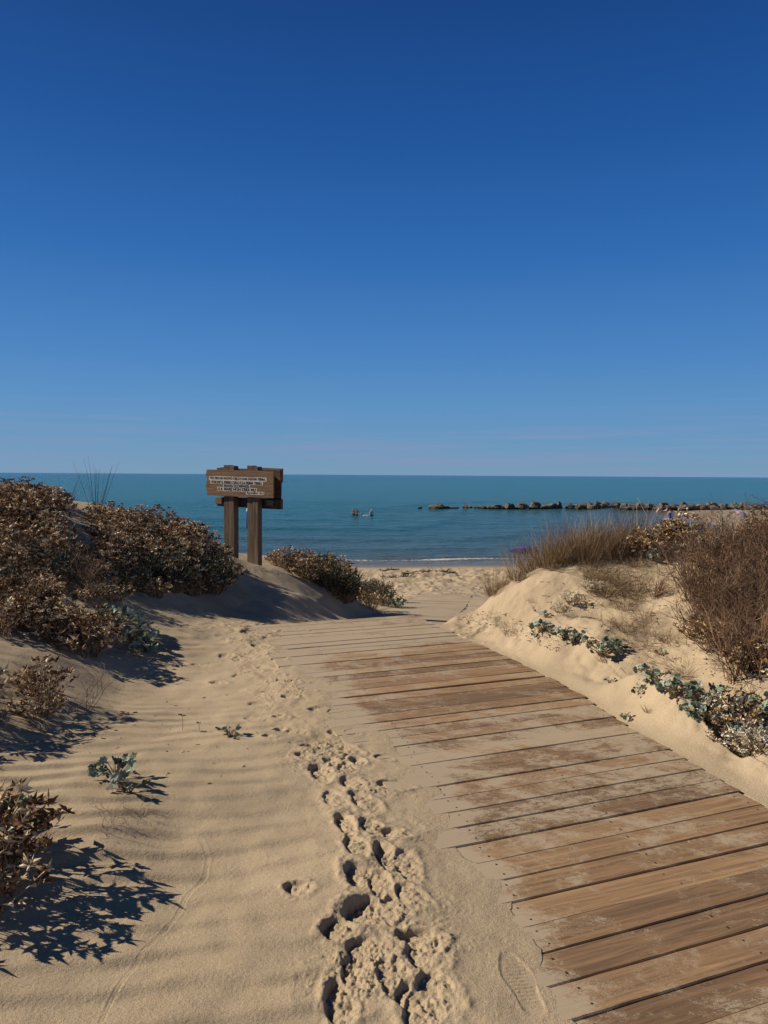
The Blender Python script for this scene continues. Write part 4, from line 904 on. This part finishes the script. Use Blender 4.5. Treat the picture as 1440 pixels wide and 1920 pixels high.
def ell(bm, c, r_):
    m = Matrix.Translation(Vector(c))@Matrix.Diagonal((*r_, 1)); bmesh.ops.create_uvsphere(bm, u_segments=14, v_segments=10, radius=1, matrix=m)
def person(loc, rz, label, skin, hair, J, top=None, bottom=None, scale=1., lay=None, group=None, hat=None, onepiece=None):
    root = empty('person', loc, rz, label, 'person', group); root.scale = (scale,)*3
    if lay: root.rotation_euler = lay
    bm = bmesh.new(); pel, ch, nk, hd = (Vector(J[k]) for k in ('pelvis', 'chest', 'neck', 'head'))
    caps(bm, pel, pel.lerp(ch, .5), .125, .105, .75); caps(bm, pel.lerp(ch, .45), ch, .11, .13, .7); caps(bm, Vector(J['shoulder'][0]), Vector(J['shoulder'][1]), .055, .055); caps(bm, ch, nk, .08, .052); caps(bm, nk, hd, .05, .05)
    ell(bm, hd+Vector((0, 0, .03)), (.075, .095, .115)); caps(bm, hd+Vector((0, -.085, .03)), hd+Vector((0, -.108, .0)), .010, .014)
    for s_ in (-1, 1): ell(bm, hd+Vector((s_*.076, 0, .02)), (.012, .02, .03)); 
    ell(bm, hd+Vector((0, -.085, -.035)), (.025, .012, .009))
    for s_ in (0, 1):
        sh, el, wr = Vector(J['shoulder'][s_]), Vector(J['elbow'][s_]), Vector(J['wrist'][s_]); caps(bm, sh, el, .046, .036); caps(bm, el, wr, .036, .024)
        d = (wr-el).normalized(); x, y, z = basis(d); pm = wr+d*.05; caps(bm, wr, pm, .024, .034, .5)
        for k, ln in enumerate((.062, .074, .070, .054)):
            b0 = pm+d*.02+x*(k-1.5)*.020; b1 = b0+d*ln*.55; b2 = b1+(d*.75-z*.5).normalized()*ln*.5; caps(bm, b0, b1, .0095, .009); caps(bm, b1, b2, .009, .008)
        t0 = wr+d*.02+x*.028*(-1 if s_ else 1); caps(bm, t0, t0+(d+x*(-.8 if s_ else .8)).normalized()*.06, .012, .009)
        hp, kn, an = Vector(J['hip'][s_]), Vector(J['knee'][s_]), Vector(J['ankle'][s_]); caps(bm, hp, kn, .088, .054); caps(bm, kn, an, .055, .036); fd = Vector(J.get('foot', (0, -1, 0))).normalized(); caps(bm, an-Vector((0, 0, .03)), an+fd*.16-Vector((0, 0, .045)), .036, .028, .7)
    me = bpy.data.meshes.new('body'); bm.to_mesh(me); bm.free(); o = bpy.data.objects.new('body', me); COL.objects.link(o)
    rm = o.modifiers.new('r', 'REMESH'); rm.mode = 'VOXEL'; rm.voxel_size = .0105; sm = o.modifiers.new('s', 'SMOOTH'); sm.iterations = 3; sm.factor = .5
    bpy.context.view_layer.update(); me2 = bpy.data.meshes.new_from_object(o.evaluated_get(bpy.context.evaluated_depsgraph_get())); o.modifiers.clear(); o.data = me2
    me2.materials.clear(); me2.materials.append(skin); me2.polygons.foreach_set('use_smooth', np.ones(len(me2.polygons), bool)); o.parent = root
    def garment(name, m, parts):
        b2 = bmesh.new()
        for p_ in parts: caps(b2, *p_)
        mm = bpy.data.meshes.new(name); b2.to_mesh(mm); b2.free(); g_ = bpy.data.objects.new(name, mm); COL.objects.link(g_)
        r2 = g_.modifiers.new('r', 'REMESH'); r2.mode = 'VOXEL'; r2.voxel_size = .014; bpy.context.view_layer.update()
        m2 = bpy.data.meshes.new_from_object(g_.evaluated_get(bpy.context.evaluated_depsgraph_get())); g_.modifiers.clear(); g_.data = m2; m2.materials.clear(); m2.materials.append(m); g_.parent = root
    b2 = bmesh.new(); ell(b2, hd+Vector((0, .022, .055)), (.084, .092, .105))
    if hair == 'long': pass
    mm = bpy.data.meshes.new('hair'); b2.to_mesh(mm); b2.free(); h_ = bpy.data.objects.new('hair', mm); COL.objects.link(h_); h_.parent = root; mm.materials.append(hair)
    eye = MB()
    for s_ in (-1, 1): eye.box(hd+Vector((s_*.03, -.092, .035)), (.022, .012, .012))
    eye.build('eye', HAIRD, root)
    if hat: ht = MB(); c_ = hd+Vector((0, 0, .10)); ht.tube([c_, c_+Vector((0, 0, .012)), c_+Vector((0, 0, .014)), c_+Vector((0, 0, .09)), c_+Vector((0, 0, .11))], [.17, .165, .105, .095, .05], 14); ht.build('hat', hat, root)
    hips = [(Vector(J['hip'][s_]), Vector(J['hip'][s_]).lerp(Vector(J['knee'][s_]), .18), .098, .090) for s_ in (0, 1)]
    if onepiece: garment('swimsuit', onepiece, [(pel, pel.lerp(ch, .5), .137, .117, .78), (pel.lerp(ch, .45), ch-Vector((0, 0, .04)), .122, .140, .74)]+hips)
    if bottom: garment('swimwear', bottom, [(pel-Vector((0, 0, .02)), pel+Vector((0, 0, .05)), .137, .130, .78)]+hips)
    if top: garment('shirt', top, [(pel.lerp(ch, .1), ch, .13, .145, .78), (Vector(J['shoulder'][0]), Vector(J['shoulder'][1]), .068, .068)]+[(Vector(J['shoulder'][s_]), Vector(J['shoulder'][s_]).lerp(Vector(J['elbow'][s_]), .6), .06, .055) for s_ in (0, 1)])
    return root
def stand(arms='down', step=.06, lean=0):
    J = dict(pelvis=(0, 0, .95), chest=(0, lean, 1.30), neck=(0, lean, 1.47), head=(0, lean*1.3-.01, 1.58), shoulder=[(-.17, lean, 1.40), (.17, lean, 1.40)], hip=[(-.09, 0, .90), (.09, 0, .90)], knee=[(-.10, -step, .50), (.10, step, .50)], ankle=[(-.10, -step*.8, .08), (.11, step*1.6, .08)])
    if arms == 'down': J['elbow'] = [(-.25, .03, 1.12), (.25, .03, 1.12)]; J['wrist'] = [(-.26, -.06, .88), (.26, -.06, .88)]
    if arms == 'hips': J['elbow'] = [(-.36, .08, 1.17), (.36, .08, 1.17)]; J['wrist'] = [(-.18, -.04, 1.02), (.18, -.04, 1.02)]
    if arms == 'front': J['elbow'] = [(-.27, -.05, 1.15), (.27, -.05, 1.15)]; J['wrist'] = [(-.20, -.30, 1.15), (.12, -.28, 1.2)]
    return J
def wpos(px, py, z): p = G(px, py, z); return p
def watr(px, py, depth): p = G(px, py, -5.0); return (p[0], p[1], -5.0-depth)
person(watr(669, 967.5, .80), R(180), 'tanned person wading waist deep, turned away, front one of the pair at left', SK1, HAIRD, stand('front'), bottom=DARK)
person(watr(663.5, 967, .78), R(200), 'person half hidden behind the tanned wader, at the left of the bathers', SK1, HAIRD, stand('down'), bottom=DARK)
person(watr(696.5, 967.5, .86), R(10), 'fair person wading waist deep at the right end of the bathing group', SK2, HAIRD, stand('down'), bottom=DARK)
person(watr(680, 967, 1.18), R(90), 'dark haired head and shoulders of a person low in the water between the waders', SK1, HAIRD, stand('front'), bottom=DARK, scale=.85)
fl_ = MB(); fl_.tube([(-.38, 0, 0), (-.30, 0, .03), (.30, 0, .03), (.38, 0, 0)], [.02, .14, .14, .02], 10); fo_ = fl_.build('float', WHITEF); fo_.scale = (1, 1, .5); fo_.location = watr(686, 967.5, -.04); tag(fo_, 'white swimming float on the water between the bathers', 'float')
person(watr(1256, 983, .12), R(170), 'standing person in a blue swimsuit, leftmost of three by the far shore', SK2, HAIRD, stand('down'), onepiece=BLUE)
person(watr(1272, 984, .10), R(200), 'tall tanned person standing hands on hips, middle of three by the far shore', SK1, HAIRL, stand('hips'), bottom=DARK, scale=1.04)
person(watr(1288, 981, .10), R(75), 'tanned person in pale bikini and light hat, rightmost of three', SK1, HAIRL, stand('front'), bottom=PINK, hat=WHITEF)
JL = dict(pelvis=(0, 0, .12), chest=(.38, 0, .20), neck=(.53, 0, .30), head=(.62, 0, .36), shoulder=[(.46, -.16, .25), (.46, .16, .25)], elbow=[(.66, -.24, .08), (.66, .24, .08)], wrist=[(.78, -.2, -.1), (.78, .2, -.1)], hip=[(-.04, -.09, .12), (-.04, .09, .12)], knee=[(-.42, -.11, .44), (-.36, .11, .48)], ankle=[(-.70, -.11, .06), (-.62, .11, .06)], foot=(-1, 0, 0))
person(watr(1241, 961, 0), R(8), 'fair person reclining with bent knees in the shallows near the breakwater', SK2, HAIRD, JL, bottom=PINK, scale=1.2)
JS = dict(pelvis=(0, 0, .14), chest=(0, .04, .5), neck=(0, .02, .67), head=(0, 0, .78), shoulder=[(-.17, .03, .6), (.17, .03, .6)], elbow=[(-.25, -.12, .38), (.25, -.12, .38)], wrist=[(-.18, -.33, .42), (.18, -.33, .42)], hip=[(-.09, 0, .12), (.09, 0, .12)], knee=[(-.13, -.38, .42), (.13, -.38, .42)], ankle=[(-.12, -.6, .08), (.12, -.6, .08)])
pp = P(613, 1035, 34.); person((pp[0], 34., hz(pp[0], 34.)), R(180), 'person in a grey green shirt sitting on the beach behind the dark shrub', SK2, HAIRD, JS, top=GREYG, bottom=DARK, scale=1.1)

# ------------------------------------------------------------------ parasols, seaweed
def parasol(loc, rad, hgt, m1, m2, label, tilt=(0, 0), ribs=8):
    root = empty('beach_parasol', loc, 0, label, 'parasol'); root.rotation_euler = (tilt[0], tilt[1], .3)
    mp_ = MB(); mp_.tube([(0, 0, -.3), (0, 0, hgt)], .016, 8); mp_.build('pole', WHITEF, root)
    for par, m in ((0, m1), (1, m2)):
        c = MB()
        for k in range(ribs):
            if k % 2 != par: continue
            a0, a1 = k*6.283/ribs, (k+1)*6.283/ribs; rows = []
            for t in (0.02, .35, .7, 1):
                z_ = hgt+.02-.38*rad*t**1.6; rows.append([Vector((rad*t*math.cos(a0+(a1-a0)*u), rad*t*math.sin(a0+(a1-a0)*u), z_+.05*rad*t*math.sin(u*3.14))) for u in (0, .5, 1)])
            V_ = [p for r_ in rows for p in r_]; c.add(V_, [(i*3+j, i*3+j+1, i*3+j+4, i*3+j+3) for i in range(3) for j in range(2)])
        c.build('canopy_panel', m, root)
PUR = plain('parasol_purple', (.10, .06, .42), .6); BLU2 = plain('parasol_blue', (.012, .06, .32), .6); LPK = plain('parasol_pink', (.72, .45, .48), .6); LBL = plain('parasol_pale_blue', (.45, .58, .75), .6)
pp = P(986, 1030, 36); gz = hz(pp[0], 36.); parasol((pp[0], 36, gz), .8, pp[2]-gz+.16, PUR, BLU2, 'purple and blue beach parasol on the beach behind the grass of the right dune', (R(-14), R(10)))
pp = P(1386, 962, 88); gz = hz(pp[0], 88.); parasol((pp[0], 88, gz), .9, .75, LPK, LBL, 'small pink and pale blue parasol low on the far spit of sand', (R(30), R(15)))
# folded blue parasol behind the sign
pp = P(464.5, 985, 30); gz = hz(pp[0], 30.); zt = P(466, 952, 30)[2]
fp = empty('folded_parasol', (pp[0], 30, gz), 0, 'folded blue parasol with white tip standing behind the right sign post', 'parasol')
a_ = MB(); a_.tube([(0, 0, -.3), (0, 0, zt-gz)], .018, 8); a_.build('pole', WHITEF, fp)
a_ = MB(); h_ = zt-gz; a_.tube([(0, 0, h_-.85), (0, 0, h_-.8), (0, 0, h_-.45), (0, 0, h_-.14)], [.05, .10, .085, .055], 9); a_.build('canopy', BLU2, fp)
a_ = MB(); a_.tube([(0, 0, h_-.139), (0, 0, h_-.05), (0, 0, h_)], [.056, .045, .012], 9); a_.build('tip', WHITEF, fp)
SW = plain('seaweed', (.03, .02, .013), .8)
def weed(px, py, ln, label):
    l = at(px, py); mb = MB()
    for k in range(26):
        p = Vector((random.gauss(0, ln*.3), random.gauss(0, ln*.12), .01)); mb.tube(curve_pts(p, Vector((random.gauss(0, 1), random.gauss(0, .4), .12)), ln*.5, 4, 0, .3, .1), [.006, .012, .015, .012, .006], 4)
    o = mb.build('seaweed_clump', SW); o.location = l; tag(o, label, 'seaweed')
random.seed(12)
for px, py, ln, lb in ((733, 1084, .75, 'dark seaweed heap nearest the left shrub on the beach'), (722, 1072, .7, 'thin dark seaweed line at the left of the beach'), (775, 1078, .9, 'long dark seaweed strand in the middle of the beach'), (758, 1082, .6, 'seaweed strand left of the long one, mid beach'), (826, 1074, .7, 'dark seaweed heap farthest right on the visible beach'), (845, 1075, .4, 'small seaweed scrap right of the rightmost heap'), (795, 1073, .4, 'small seaweed scrap between the strand and the rightmost heap'), (737, 1069, .5, 'seaweed scrap close to the wet sand')):
    weed(px, py, ln, lb)

# ------------------------------------------------------------------ drop the prototypes
for lst in PROTO.values():
    for root in lst:
        for c in KIDS[root.name]: bpy.data.objects.remove(c)
for lst in PROTO.values():
    for root in lst: bpy.data.objects.remove(root)
